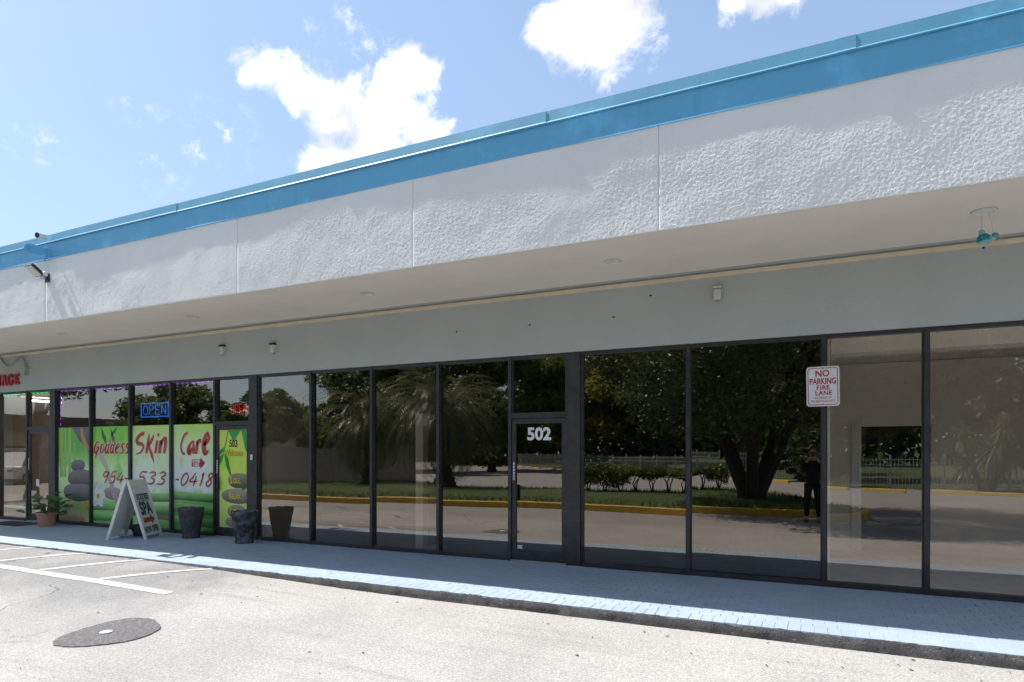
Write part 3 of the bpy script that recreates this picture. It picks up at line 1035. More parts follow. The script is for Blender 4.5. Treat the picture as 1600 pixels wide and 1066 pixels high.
wallbox(-1.06, 3.80, M['beige_trim'], 'junction box with beige cap on the wall above the wide window right of door 502')
wallbox(-9.84, 3.70, M['black'], 'black capped junction box on the wall above the 503 door')
wallbox(-8.58, 3.64, M['black'], 'black capped junction box right of its twin, above the pane with the reflected pot')


def left_letters():
    t = thing('shop_sign', 'red serif letters IMAGE mounted on the grey wall above the left shop', 'shop sign', (-17.34, -0.078, 3.36))
    def bar(mb, x0, z0, x1, z1, w):
        d = Vector((x1 - x0, z1 - z0)).normalized(); n = Vector((-d.y, d.x)) * w / 2
        mb.prism([(x0 + n.x, z0 + n.y), (x0 - n.x, z0 - n.y), (x1 - n.x, z1 - n.y), (x1 + n.x, z1 + n.y)], -0.045, -0.004)
    def serif(mb, x, z, w=0.10, h=0.022):
        mb.prism([(x - w / 2, z), (x + w / 2, z), (x + w / 2, z + h), (x - w / 2, z + h)], -0.046, -0.003)
    H = 0.235
    def I(mb):
        bar(mb, .07, 0, .07, H, .065); serif(mb, .07, 0, .13); serif(mb, .07, H - .022, .13); return .17
    def Mm(mb):
        bar(mb, .04, 0, .04, H, .03); bar(mb, .04, H, .13, .03, .05); bar(mb, .13, .03, .22, H, .03); bar(mb, .22, 0, .22, H, .06)
        serif(mb, .04, 0); serif(mb, .22, 0, .12); serif(mb, .23, H - .022, .10); serif(mb, .03, H - .022, .08); return .31
    def A(mb):
        bar(mb, .045, 0, .12, H, .030); bar(mb, .195, 0, .115, H, .062); bar(mb, .07, .085, .17, .085, .022); serif(mb, .045, 0, .085); serif(mb, .195, 0, .11); return .26
    def G(mb):
        pts = [(.105 + .085 * math.cos(a), H / 2 + .118 * math.sin(a)) for a in np.linspace(R(50), R(330), 16)]
        for k, (p, q) in enumerate(zip(pts[:-1], pts[1:])):
            bar(mb, p[0], p[1], q[0], q[1], .058 - .03 * abs(k - 7) / 7)
        bar(mb, .185, .03, .185, .11, .045); serif(mb, .18, .10, .10); bar(mb, .18, H - .01, .18, H - .07, .02); return .26
    def E(mb):
        bar(mb, .055, 0, .055, H, .062); serif(mb, .10, 0, .19, .026); serif(mb, .10, H - .026, .18, .026); bar(mb, .08, H / 2, .14, H / 2, .024)
        bar(mb, .185, 0, .185, .065, .022); bar(mb, .175, H, .175, H - .06, .022); bar(mb, .145, .085, .145, .15, .02); return .24
    x = -0.31
    redl = mk('red_letter', (0.50, 0.025, 0.05), 0.35)
    for fn in (I, Mm, A, G, E):
        mb = MB(); w = fn(mb)
        mb.build('letter', redl, t, (x, 0, 0), fix=True); x += w


left_letters()

# conduit on the wall at the far left
cd = thing('conduit', 'thin bent grey conduit with a small box on the wall above the red letters', 'conduit', (-17.42, -0.0755, 4.0))
pts = [(-1.2, -0.03, 0.16), (-0.4, -0.03, 0.12), (0.1, -0.03, 0.06), (0.42, -0.03, -0.17), (0.62, -0.035, -0.20), (0.80, -0.04, -0.12), (1.02, -0.045, -0.04), (1.17, -0.05, -0.06), (1.24, -0.05, -0.16), (1.255, -0.05, -0.27)]
MB().tube([p[:3] for p in spline(pts, 4)], 0.016, 8).build('pipe', M['steel'], cd, smooth=True)
MB().chamfer_box(1.20, 1.31, -0.09, 0, -0.45, -0.26, 0.006).build('box', mk('conduit_box', (0.42, 0.43, 0.43), 0.5), cd)


# ------------------------------------------------------------------ vinyl graphics on the spa windows
def ribbon(mb, pts, sx, sz, ox, oz, y, grow=0.0, shear=0.0, k=6):
    P = spline(pts, k); L = []
    for i, p in enumerate(P):
        q = P[min(i + 1, len(P) - 1)]; r = P[max(i - 1, 0)]
        tx, tz = (q[0] - r[0]) * sx, (q[1] - r[1]) * sz
        l = math.hypot(tx, tz) or 1; w = max(p[2] * 1.45, 0.008) * sz / 2 + grow
        cx, cz = p[0] * sx + p[1] * sz * shear + ox, p[1] * sz + oz
        # broad pen held at an angle: strokes going down are heavier than strokes going across
        L.append(((cx - tz / l * w, y, cz + tx / l * w), (cx + tz / l * w, y, cz - tx / l * w)))
    n = len(L)
    if grow:
        (a, b), (c, d) = L[0], L[-1]
    mb.add([v for ab in L for v in ab], [(2 * i, 2 * i + 1, 2 * i + 3, 2 * i + 2) for i in range(n - 1)])


GL = {
    'G': [[(.78, .92, .04), (.50, 1.0, .13), (.28, .70, .17), (.14, .32, .17), (.26, .06, .17), (.52, .10, .12), (.62, .30, .10)],
          [(.42, .44, .05), (.62, .52, .13), (.82, .50, .12), (.66, .20, .13), (.48, -.25, .09), (.36, -.52, .02)]],
    'o': [[(.62, .92, .05), (.30, .80, .16), (.16, .35, .18), (.36, .05, .17), (.72, .22, .13), (.80, .62, .10), (.58, .92, .06)]],
    'd': [[(.66, .86, .06), (.30, .80, .14), (.12, .32, .17), (.30, .04, .17), (.60, .25, .12)], [(.86, 1.75, .03), (.80, 1.1, .10), (.70, .55, .15), (.66, .10, .17), (.92, .02, .08)]],
    'e': [[(.14, .42, .10), (.52, .55, .14), (.80, .72, .12), (.62, .96, .10), (.28, .78, .16), (.14, .35, .20), (.36, .04, .17), (.82, .16, .05)]],
    's': [[(.86, .92, .06), (.50, .94, .16), (.28, .74, .15), (.52, .52, .18), (.68, .28, .17), (.42, .03, .16), (.06, .06, .05)]],
    'S': [[(.88, .98, .10), (.70, 1.0, .13), (.30, .86, .14), (.10, .64, .13), (.30, .52, .14), (.72, .46, .12), (.86, .30, .10), (.62, .08, .07), (.10, -.03, .03)]],
    'K': [[(.40, .98, .05), (.34, .60, .13), (.22, .02, .12)], [(.92, .92, .06), (.66, .60, .13), (.42, .44, .09)], [(.42, .48, .06), (.62, .18, .11), (.88, -.10, .12), (1.12, -.42, .02)]],
    'i': [[(.52, .66, .10), (.44, .35, .13), (.34, .02, .11)], [(.62, .98, .10), (.72, .86, .11)]],
    'n': [[(.14, .66, .14), (.12, .35, .16), (.06, .02, .14)], [(.16, .45, .08), (.44, .70, .13), (.74, .70, .15), (.76, .40, .15), (.66, .02, .12)]],
    'C': [[(.98, 1.0, .07), (.66, .92, .09), (.34, .66, .08), (.20, .34, .08), (.40, .08, .08), (.72, -.02, .09)]],
    'a': [[(.72, .62, .05), (.40, .48, .09), (.14, .22, .16), (.30, .04, .16), (.62, .26, .10)], [(.80, .60, .05), (.78, .30, .12), (.84, .00, .08)]],
    'r': [[(.20, .64, .07), (.22, .34, .13), (.16, .00, .11)], [(.22, .42, .06), (.46, .60, .13), (.80, .60, .12)]],
    '9': [[(.82, .90, .07), (.44, 1.0, .09), (.18, .76, .09), (.36, .54, .09), (.78, .74, .08), (.82, .92, .07), (.74, .45, .10), (.52, 0, .08)]],
    '5': [[(.92, .98, .09), (.38, .96, .08), (.28, .56, .08), (.66, .60, .10), (.78, .30, .11), (.50, .02, .10), (.08, .08, .06)]],
    '4': [[(.62, 1.0, .07), (.34, .60, .09), (.10, .34, .08), (.50, .32, .08), (.98, .36, .07)], [(.74, .74, .07), (.68, .35, .11), (.60, .0, .08)]],
    '3': [[(.16, .90, .06), (.58, 1.0, .10), (.82, .80, .10), (.44, .56, .08), (.80, .36, .11), (.60, .06, .11), (.06, .06, .06)]],
    '0': [[(.62, 1.0, .08), (.26, .74, .10), (.16, .30, .10), (.40, .0, .10), (.76, .26, .10), (.86, .70, .09), (.60, 1.0, .08)]],
    '1': [[(.40, .78, .05), (.62, 1.0, .09), (.56, .5, .11), (.44, .0, .09)]],
    '8': [[(.80, .84, .08), (.52, 1.0, .09), (.30, .78, .09), (.58, .52, .10), (.70, .22, .10), (.42, .0, .10), (.18, .22, .09), (.50, .52, .09), (.86, .86, .07)]],
    '-': [[(.15, .45, .08), (.80, .47, .09)]],
}
M['brush'] = mk('red_brush_print', (0.47, 0.055, 0.040), 0.4, (0.42, 0.05, 0.04))
M['halo'] = mk('white_outline_print', (0.74, 0.72, 0.66), 0.4)


def letters(body, parent, x0, x1, z0, h, widths=None, shear=0.0, y=-0.0045, halo=0.012, lower=1.0):
    """widths: relative advance per character"""
    ws = widths or [1.0] * len(body); tot = sum(ws); x = x0
    for ch, w in zip(body, ws):
        adv = (x1 - x0) * w / tot
        hh = h if (ch.isupper() or ch.isdigit() or ch in '-i') else h * lower
        if ch in 'iKn' and lower < 1:
            hh = h if ch in 'i' else hh
        mb = MB(); hb = MB()
        for st in GL[ch]:
            ribbon(mb, st, adv, hh, x, z0, y, 0, shear)
            ribbon(hb, st, adv, hh, x, z0, y + 0.0018, halo, shear)
        o = mb.build('letter', M['brush'], parent, fix=False)
        hb.build('outline', M['halo'], o, fix=False)
        x += adv


def vinyl_mat(name, stops, blob, z0, z1, vx=0.0):
    """printed background: a run of colours from bottom to top with soft blurred spots"""
    stops = [(q, tuple(min(.86, v * 1.38) for v in c)) for q, c in stops]; blob = tuple(min(.8, v * 1.35) for v in blob)
    m, nt, p, oc, out = newmat(name)
    sp = nt.nodes.new('ShaderNodeSeparateXYZ'); nt.links.new(oc, sp.inputs[0])
    wob = _math(nt, 'MULTIPLY', _math(nt, 'SUBTRACT', _noise(nt, oc, 1.6, 2), 0.5), 0.28)
    t = _ramp(nt, _math(nt, 'ADD', sp.outputs['Z'], wob), z0, z1, smooth=False)
    cr = nt.nodes.new('ShaderNodeValToRGB'); e = cr.color_ramp.elements
    while len(e) < len(stops):
        e.new(0.5)
    for el, (pos, c) in zip(e, stops):
        el.position = pos; el.color = (*c, 1)
    nt.links.new(t, cr.inputs[0])
    c = _mix(nt, cr.outputs[0], blob, _ramp(nt, _noise(nt, oc, 2.1, 2), 0.50, 0.72, 0, 0.75))
    c = _mix(nt, c, (0.55, 0.62, 0.16), _ramp(nt, _noise(nt, oc, 3.3, 1), 0.60, 0.75, 0, 0.5))
    nt.links.new(c, p.inputs['Base Color']); p.inputs['Roughness'].default_value = 0.30
    return m


def flat(name, poly, m, parent, y):
    """piece of flat print: polygon in x,z on the vinyl"""
    mb = MB().add([(x, y, z) for x, z in poly], [tuple(range(len(poly)))])
    return mb.build(name, m, parent, fix=False)


def blob(cx, cz, rx, rz, n=26, seed=0, rot=0.0, wob=0.05, sq=2.0, clip=None):
    rnd = random.Random(seed); a1, a2 = rnd.uniform(0, 6), rnd.uniform(0, 6); P = []
    for i in range(n):
        a = 2 * math.pi * i / n
        k = 1 + wob * math.sin(2 * a + a1) + wob * 0.6 * math.sin(3 * a + a2)
        u = rx * k * abs(math.cos(a)) ** (2 / sq) * math.copysign(1, math.cos(a)); v = rz * k * abs(math.sin(a)) ** (2 / sq) * math.copysign(1, math.sin(a))
        x = cx + u * math.cos(rot) - v * math.sin(rot); z = cz + u * math.sin(rot) + v * math.cos(rot)
        if clip:
            x = min(max(x, clip[0]), clip[1]); z = min(max(z, clip[2]), clip[3])
        P.append((x, z))
    return P


def print_mat(name, c1, c2, axis_lo, axis_hi, rough=0.32, nz=6):
    """flat printed picture of a rounded thing: the print itself runs from one tone to another"""
    m, nt, p, oc, out = newmat(name)
    sp = nt.nodes.new('ShaderNodeSeparateXYZ'); nt.links.new(oc, sp.inputs[0])
    t = _ramp(nt, _math(nt, 'ADD', sp.outputs['Z'], _math(nt, 'MULTIPLY', _math(nt, 'SUBTRACT', _noise(nt, oc, nz, 4), 0.5), 0.10)), axis_lo, axis_hi)
    nt.links.new(_mix(nt, c1, c2, t), p.inputs['Base Color']); p.inputs['Roughness'].default_value = rough
    return m


V0, V1 = 0.292, 2.338
VY = -0.0008
STONE = lambda z0, z1: print_mat('stone_print', (0.050, 0.050, 0.056), (0.19, 0.185, 0.20), z0, z1)
BAMB = lambda z0, z1: print_mat('bamboo_print', (0.015, 0.16, 0.03), (0.30, 0.62, 0.18), z0, z1, nz=2)


def vinyls():
    LIME = (0.33, 0.52, 0.11); MIDG = (0.09, 0.36, 0.05); PALE = (0.47, 0.60, 0.34); ICE = (0.55, 0.63, 0.62); DG = (0.03, 0.20, 0.05)
    # first pane: stacked stones
    a, b = -15.11, -13.95
    t = thing('window_vinyl', 'green window vinyl printed with three stacked dark stones and bamboo stalks', 'window graphic', (0, 0, 0), 0, 'printed vinyls across the spa windows')
    m = vinyl_mat('vinyl_stones', [(0, (0.42, 0.42, 0.25)), (0.16, (0.22, 0.30, 0.10)), (0.30, (0.38, 0.52, 0.28)), (0.55, (0.42, 0.58, 0.30)), (0.75, MIDG), (1.0, (0.10, 0.33, 0.06))], (0.05, 0.28, 0.05), V0, V1)
    MB().box(a, b, VY, 0.0025, V0, V1).build('sheet', m, t)
    for i, (x, w, z1) in enumerate(((-15.0, 0.05, 2.335), (-14.86, 0.035, 2.335), (-14.70, 0.05, 2.335), (-14.52, 0.03, 2.0))):
        flat('bamboo_stalk', [(x - w, 1.25), (x + w, 1.25), (x + w, z1), (x - w, z1)], print_mat('stalk_print', (0.22, 0.44, 0.10), (0.34, 0.55, 0.12), 1.0, 2.2), t, VY - 0.0012)
    flat('dark_bowl', [(-14.62, 2.335), (-14.40, 2.08), (-14.15, 1.90), (-13.96, 1.80), (-13.96, 2.335)], print_mat('bowl_print', (0.07, 0.065, 0.075), (0.17, 0.15, 0.17), 1.8, 2.3), t, VY - 0.0014)
    mb = MB(); ribbon(mb, [(-14.28, 2.33, .06), (-14.22, 2.10, .08), (-14.08, 1.90, .08), (-13.97, 1.80, .06)], 1, 1, 0, 0, VY - 0.003); mb.build('bowl_rim', mk('wood_print', (0.45, 0.28, 0.11), 0.35), t, fix=False)
    for i, (cx, cz, rx, rz) in enumerate(((-14.40, 1.50, .25, .135), (-14.30, 1.24, .44, .19), (-14.34, 0.925, .56, .20))):
        flat('printed_stone', blob(cx, cz, rx, rz, seed=i + 2, sq=2.3, clip=(a + .002, b - .002, V0, V1)), STONE(cz - rz, cz + rz), t, VY - 0.0028 - 0.0012 * i)
    flat('yellow_flower', blob(-14.05, 0.66, .16, .07, seed=3, wob=.2, clip=(a + .002, b - .002, V0, V1)), mk('yellow_print', (0.52, 0.32, 0.03), 0.35), t, VY - 0.0012)
    flat('printed_pebble', blob(-14.66, 0.36, .48, .14, seed=9, sq=2.6, clip=(a + .002, b - .002, V0 + .001, V1)), print_mat('tan_print', (0.42, 0.27, 0.16), (0.60, 0.47, 0.28), .3, .5), t, VY - 0.0014)

    # second pane
    a, b = -13.87, -12.65
    t = thing('window_vinyl', 'green window vinyl with the red word Goddess above a white flower', 'window graphic', (0, 0, 0), 0, 'printed vinyls across the spa windows')
    m = vinyl_mat('vinyl_goddess', [(0, (0.14, 0.32, 0.10)), (0.22, (0.30, 0.44, 0.18)), (0.36, (0.52, 0.56, 0.48)), (0.55, (0.44, 0.62, 0.30)), (0.78, (0.27, 0.52, 0.08)), (1.0, (0.16, 0.45, 0.06))], (0.07, 0.36, 0.05), V0, V1)
    MB().box(a, b, VY, 0.0025, V0, V1).build('sheet', m, t)
    leafm = mk('dark_leaf_print', (0.03, 0.19, 0.06), 0.35)
    for x, z, dx, dz, w in ((-13.60, 2.33, .20, -.42, .07), (-13.30, 2.33, .22, -.50, .06), (-13.05, 2.335, -.25, -.22, .05)):
        flat('printed_leaf', [(x, z), (x + dx * .5 + w, z + dz * .5 - .01), (x + dx, z + dz), (x + dx * .5 - w, z + dz * .5)], leafm, t, VY - 0.0012)
    mb = MB(); ribbon(mb, [(-13.68, 1.80, .10), (-13.45, 1.52, .08), (-13.30, 1.20, .07), (-13.16, .92, .11), (-12.98, .64, .07)], 1, 1, 0, 0, VY - 0.0016)
    mb.build('branch_print', print_mat('branch_print', (0.34, 0.30, 0.31), (0.50, 0.47, 0.50), .6, 1.8), t, fix=False)
    for i, (z0_, z1_, c0) in enumerate(((0.34, 0.52, BAMB(.34, .52)), (0.56, 0.76, BAMB(.52, .78)))):
        flat('bamboo_stalk', [(a + .002, z0_), (b - .002, z0_ + .03), (b - .002, z1_ + .02), (a + .002, z1_)], c0, t, VY - 0.0013 + 0.0001 * i)
    flat('printed_pebble', blob(-13.20, 0.93, .30, .13, seed=5, sq=2.4, clip=(a + .002, b - .002, V0, V1)), print_mat('brown_print', (0.24, 0.17, 0.14), (0.42, 0.33, 0.28), .8, 1.05), t, VY - 0.0011)
    fl = MB()
    for k in range(5):
        an = 2 * math.pi * k / 5 + .3
        c = (-13.70 + .115 * math.cos(an), .86 + .115 * math.sin(an))
        fl.add([(min(max(x, a + .002), b), VY - 0.0030 - .0002 * k, z) for x, z in blob(c[0], c[1], .135, .10, 16, k, an)], [tuple(range(16))])
    f = fl.build('printed_flower', mk('white_petal_print', (0.74, 0.74, 0.74), 0.35, (0.62, 0.64, 0.68), 9), t, fix=False)
    flat('flower_heart', blob(-13.70, .86, .055, .06, 14, 1), mk('gold_print', (0.60, 0.42, 0.02), 0.35), f, VY - 0.0050)
    letters('Goddess', t, -13.86, -12.66, 1.775, 0.24, [1.25, .95, 1, 1, .95, .9, .9], shear=0.12, lower=0.86, y=VY - 0.0078)
    letters('954-', t, -13.60, -12.68, 1.145, 0.245, [1, 1, 1, .8], shear=0.28, y=VY - 0.0078, halo=0.006)

    # third pane
    a, b = -12.57, -11.40
    t = thing('window_vinyl', 'pale green window vinyl with the red word Skin above bamboo stems', 'window graphic', (0, 0, 0), 0, 'printed vinyls across the spa windows')
    m = vinyl_mat('vinyl_skin', [(0, (0.10, 0.30, 0.06)), (0.24, (0.36, 0.48, 0.22)), (0.38, ICE), (0.55, (0.54, 0.66, 0.52)), (0.78, PALE), (1.0, (0.40, 0.56, 0.16))], (0.42, 0.60, 0.26), V0, V1)
    MB().box(a, b, VY, 0.0025, V0, V1).build('sheet', m, t)
    for z0_, z1_ in ((0.55, 0.74), (0.80, 0.99)):
        flat('bamboo_stalk', [(a + .002, z0_ - .02), (b - .002, z0_ + .02), (b - .002, z1_), (a + .002, z1_ - .03)], BAMB(z0_, z1_), t, VY - 0.0012)
    flat('printed_shadow', [(a + .002, .50), (b - .002, .44), (b - .002, .57), (a + .002, .53)], mk('brown_grey_print', (0.17, 0.15, 0.11), 0.35), t, VY - 0.0010)
    letters('SKin', t, -12.49, -11.52, 1.765, 0.41, [1.25, 1.2, .7, 1.0], shear=0.10, lower=1.0, y=VY - 0.0058)
    letters('533', t, -12.46, -11.55, 1.15, 0.25, shear=0.28, y=VY - 0.0058, halo=0.006)

    # fourth pane
    a, b = -11.32, -10.17
    t = thing('window_vinyl', 'pale green window vinyl with the red word Care above a small red arrow', 'window graphic', (0, 0, 0), 0, 'printed vinyls across the spa windows')
    m = vinyl_mat('vinyl_care', [(0, (0.06, 0.28, 0.05)), (0.18, (0.07, 0.32, 0.06)), (0.34, (0.20, 0.42, 0.17)), (0.40, (0.58, 0.64, 0.68)), (0.58, (0.56, 0.66, 0.58)), (0.80, (0.48, 0.62, 0.34)), (1.0, (0.36, 0.55, 0.12))], (0.46, 0.62, 0.36), V0, V1)
    MB().box(a, b, VY, 0.0025, V0, V1).build('sheet', m, t)
    for z0_, z1_ in ((0.36, 0.55), (0.60, 0.80), (0.84, 1.02)):
        flat('bamboo_stalk', [(a + .002, z0_ + .03), (b - .002, z0_), (b - .002, z1_ - .02), (a + .002, z1_ + .01)], BAMB(z0_, z1_), t, VY - 0.0012)
    letters('Care', t, -11.16, -10.30, 1.765, 0.41, [1.0, 1.0, .9, .9], shear=0.06, lower=1.0, y=VY - 0.0058)
    letters('-0418', t, -11.31, -10.21, 1.15, 0.25, [.6, 1, 1, .8, 1], shear=0.28, y=VY - 0.0058, halo=0.006)
    ar = MB().add([(x, VY - 0.003, z) for x, z in ((-10.80, 1.52), (-10.80, 1.66), (-10.56, 1.66), (-10.56, 1.70), (-10.43, 1.59), (-10.56, 1.48), (-10.56, 1.52))], [tuple(range(7))])
    arw = ar.build('arrow', M['red'], t, fix=False)
    text('ENTER', M['halo'], 0.072, (-10.675, VY - 0.005, 1.598), arw, bold=0.004, sx=0.95)
    text('HERE', M['halo'], 0.072, (-10.675, VY - 0.005, 1.530), arw, bold=0.004, sx=0.95)

    # the door
    a, b = -10.029, -9.311; y = -0.0135
    t = thing('door_vinyl', 'yellow green door vinyl reading 503 Welcome over three grey stones', 'window graphic')
    m = vinyl_mat('vinyl_door', [(0, (0.50, 0.56, 0.24)), (0.2, (0.46, 0.58, 0.16)), (0.55, (0.44, 0.60, 0.09)), (0.8, (0.46, 0.56, 0.10)), (1, (0.45, 0.50, 0.10))], (0.28, 0.56, 0.04), 0.4, 2.2)
    MB().box(a, b, y, -0.0122, 0.40, 2.215).build('sheet', m, t)
    lf = print_mat('bamboo_leaf_print', (0.015, 0.20, 0.035), (0.05, 0.36, 0.06), 1.2, 2.2)
    for q in ([(-9.80, 2.21), (-9.62, 2.21), (-9.47, 2.21), (-9.66, 1.98)], [(-9.47, 2.21), (-9.315, 2.21), (-9.315, 1.78), (-9.36, 1.85)],
              [(-9.91, 1.78), (-9.80, 1.70), (-9.69, 1.26), (-9.86, 1.55)], [(-10.025, 1.83), (-9.91, 1.90), (-9.92, 1.82), (-10.025, 1.74)],
              [(-10.025, 1.72), (-9.90, 1.79), (-9.97, 1.62), (-10.025, 1.55)], [(-9.315, 1.34), (-9.315, 1.16), (-9.48, 0.98), (-9.52, 1.02)]):
        flat('printed_leaf', q, lf, t, y - 0.0012)
    mb = MB(); ribbon(mb, [(-9.80, 2.21, .018), (-9.86, 1.98, .018), (-9.92, 1.79, .02)], 1, 1, 0, 0, y - 0.0013); mb.build('stem_print', lf, t, fix=False)
    yel = mk('yellow_letter_print', (0.68, 0.56, 0.02), 0.35)
    sh = mk('letter_shadow_print', (0.34, 0.16, 0.015), 0.35)
    for i, (cx, cz, rx, rz, c1, c2, w, sz) in enumerate(((-9.50, 1.275, .285, .145, (0.07, 0.068, 0.06), (0.28, 0.265, 0.235), 'SOUL', .155), (-9.60, .985, .37, .135, (0.15, 0.125, 0.105), (0.36, 0.31, 0.27), 'RELAX', .155), (-9.58, .70, .24, .12, (0.15, 0.13, 0.11), (0.32, 0.28, 0.25), 'BODY', .155), (-9.66, .50, .20, .09, (0.22, 0.19, 0.16), (0.36, 0.33, 0.28), '', 0))):
        s = flat('printed_stone', blob(cx, cz, rx, rz, seed=i + 4, sq=2.3, clip=(a + .002, b - .002, .402, 2.21)), print_mat('pebble_print', c1, c2, cz - rz, cz + rz), t, y - 0.0022 - .0003 * i)
        if w:
            tx = min(cx, -9.575)
            text(w[0], yel, sz * 1.15, (tx - .175, y - 0.0052, cz - .05), s, bold=.006, align='LEFT', sx=.72)
            text(w[1:], yel, sz * .86, (tx - .098, y - 0.0052, cz - .05), s, bold=.005, align='LEFT', sx=.72)
            text(w[0], sh, sz * 1.15, (tx - .168, y - 0.0042, cz - .057), s, bold=.006, align='LEFT', sx=.72)
            text(w[1:], sh, sz * .86, (tx - .091, y - 0.0042, cz - .057), s, bold=.005, align='LEFT', sx=.72)
    text('503', mk('black_number_print', (0.02, 0.03, 0.02), 0.35), 0.185, (-9.66, y - 0.0042, 1.90), t, 'number', bold=.004, sx=.80)
    text('Welcome', yel, 0.155, (-9.655, y - 0.0052, 1.745), t, bold=.004, sx=.78, shear=.12)
    text('Welcome', sh, 0.155, (-9.651, y - 0.0042, 1.734), t, bold=.004, sx=.78, shear=.12)


vinyls()


def neon(name, label, body, x, z, w, h, m, frame=None, arc=None, yy=0.10):
    t = thing(name, label, 'neon sign', (x, yy, z))
    adv = w / len(body)
    sh = {'O': [[(.5, 0), (.12, .12), (.06, .5), (.14, .88), (.5, 1), (.86, .88), (.94, .5), (.88, .12), (.5, 0)]],
          'P': [[(.1, 0), (.1, .99)], [(.1, 1), (.75, .97), (.92, .74), (.72, .5), (.1, .46)]],
          'E': [[(.95, 1), (.1, 1)], [(.1, 1), (.1, 0)], [(.1, 0), (.95, 0)], [(.1, .52), (.8, .52)]],
          'N': [[(.1, 0), (.1, 1)], [(.1, 1), (.9, 0)], [(.9, 0), (.9, 1)]]}
    for i, ch in enumerate(body):
        mb = MB()
        for s in sh[ch]:
            P = [(-w / 2 + adv * (i + .08 + .80 * u), 0, h * (v - .5)) for u, v in s]
            P = [p for p in P]
            mb.tube(P, 0.008, 6)
        mb.build('tube_letter', m, t)
    if frame:
        W, Hh = w / 2 + .04, h / 2 + .045
        MB().tube([(-W, 0, -Hh), (W, 0, -Hh), (W, 0, Hh), (-W, 0, Hh), (-W, 0, -Hh)], 0.013, 6).build('tube_frame', frame, t)
    if arc:
        P = [(w * .55 * math.cos(a), 0, h * .35 + h * .42 * math.sin(a)) for a in np.linspace(R(160), R(20), 14)]
        MB().tube(P, 0.012, 6).build('tube_arc', arc, t)
    MB().box(-w / 2 - .06, w / 2 + .06, 0.035, 0.05, -h / 2 - .06, h / 2 + .06).build('backing', M['black'], t)
    for s in (-1, 1):
        MB().tube([(s * w * .4, 0.03, h * .5), (s * w * .4, 0.03, 3.22 - z)], 0.003, 5).build('chain', M['steel'], t)
    return t


nb = mk_emit('neon_blue', (0.02, 0.22, 1.0), 0.75)
neon('neon_sign', 'glowing blue OPEN sign hanging behind the spa window above the word Skin', 'OPEN', -11.96, 2.65, 0.74, 0.18, nb, frame=nb, yy=0.05)
neon('neon_sign', 'glowing red OPEN sign with a blue arc behind the glass above door 503', 'OPEN', -9.60, 2.60, 0.42, 0.18, mk_emit('neon_red', (1.0, 0.03, 0.05), 0.5), arc=mk_emit('neon_dim_blue', (0.10, 0.25, 0.32), 0.6), yy=0.05)


def led_strip(a, b, z, label, m, vertical=False):
    t = thing('light_strip', label, 'light strip', ((a + b) / 2, 0.03, z))
    n = max(3, int((b - a) / 0.14)); L = b - a
    mb = MB()
    for i in range(n):
        u = -L / 2 + L * (i + .5) / n; h = L / n * .30
        if vertical:
            mb.box(-.012, .012, -0.008, 0, u - h, u + h)
        else:
            mb.box(u - h, u + h, -0.008, 0, -.012, .012)
    mb.build('diodes', m, t)
    if vertical:
        MB().box(-.016, .016, 0.001, 0.008, -L / 2, L / 2).build('tape', M['black'], t)
    else:
        MB().box(-L / 2, L / 2, 0.001, 0.008, -.016, .016).build('tape', M['black'], t)


pu = mk_emit('violet_led', (0.50, 0.06, 1.0), 0.7)
gn = mk_emit('green_led', (0.10, 0.75, 0.30), 0.6)
led_strip(-15.10, -13.95, 3.145, 'violet dashed light strip above the vinyl with stacked stones', pu)
led_strip(-13.87, -12.65, 3.145, 'violet dashed light strip above the word Goddess', pu)
led_strip(-12.57, -11.40, 3.145, 'violet dashed light strip above the blue neon sign', pu)
led_strip(-11.32, -10.17, 3.145, 'violet dashed light strip above the word Care', pu)
led_strip(-17.38, -16.30, 3.145, 'green dashed light strip above the leftmost pane', gn)
led_strip(-16.21, -15.39, 3.145, 'green dashed light strip above the left shop door', gn)
o = bpy.data.objects
t = thing('light_strip', 'upright violet light strip beside the wide post left of the vinyls', 'light strip', (-15.085, 0.03, 2.74))
mb = MB()
for i in range(6):
    mb.box(-.012, .012, -0.008, 0, -.36 + .125 * i, -.29 + .125 * i)
mb.build('diodes', pu, t)
MB().box(-.016, .016, 0.001, 0.008, -.38, .40).build('tape', M['black'], t)


# ------------------------------------------------------------------ NO PARKING sign
def rrect(w, h, r, n=5, cx=0.0, cz=0.0):
    P = []
    for sx, sz, a0 in ((1, 1, 0), (-1, 1, 90), (-1, -1, 180), (1, -1, 270)):
        for k in range(n + 1):
            a = R(a0 + 90 * k / n); P.append((cx + sx * (w / 2 - r) + r * math.cos(a), cz + sz * (h / 2 - r) + r * math.sin(a)))
    return P


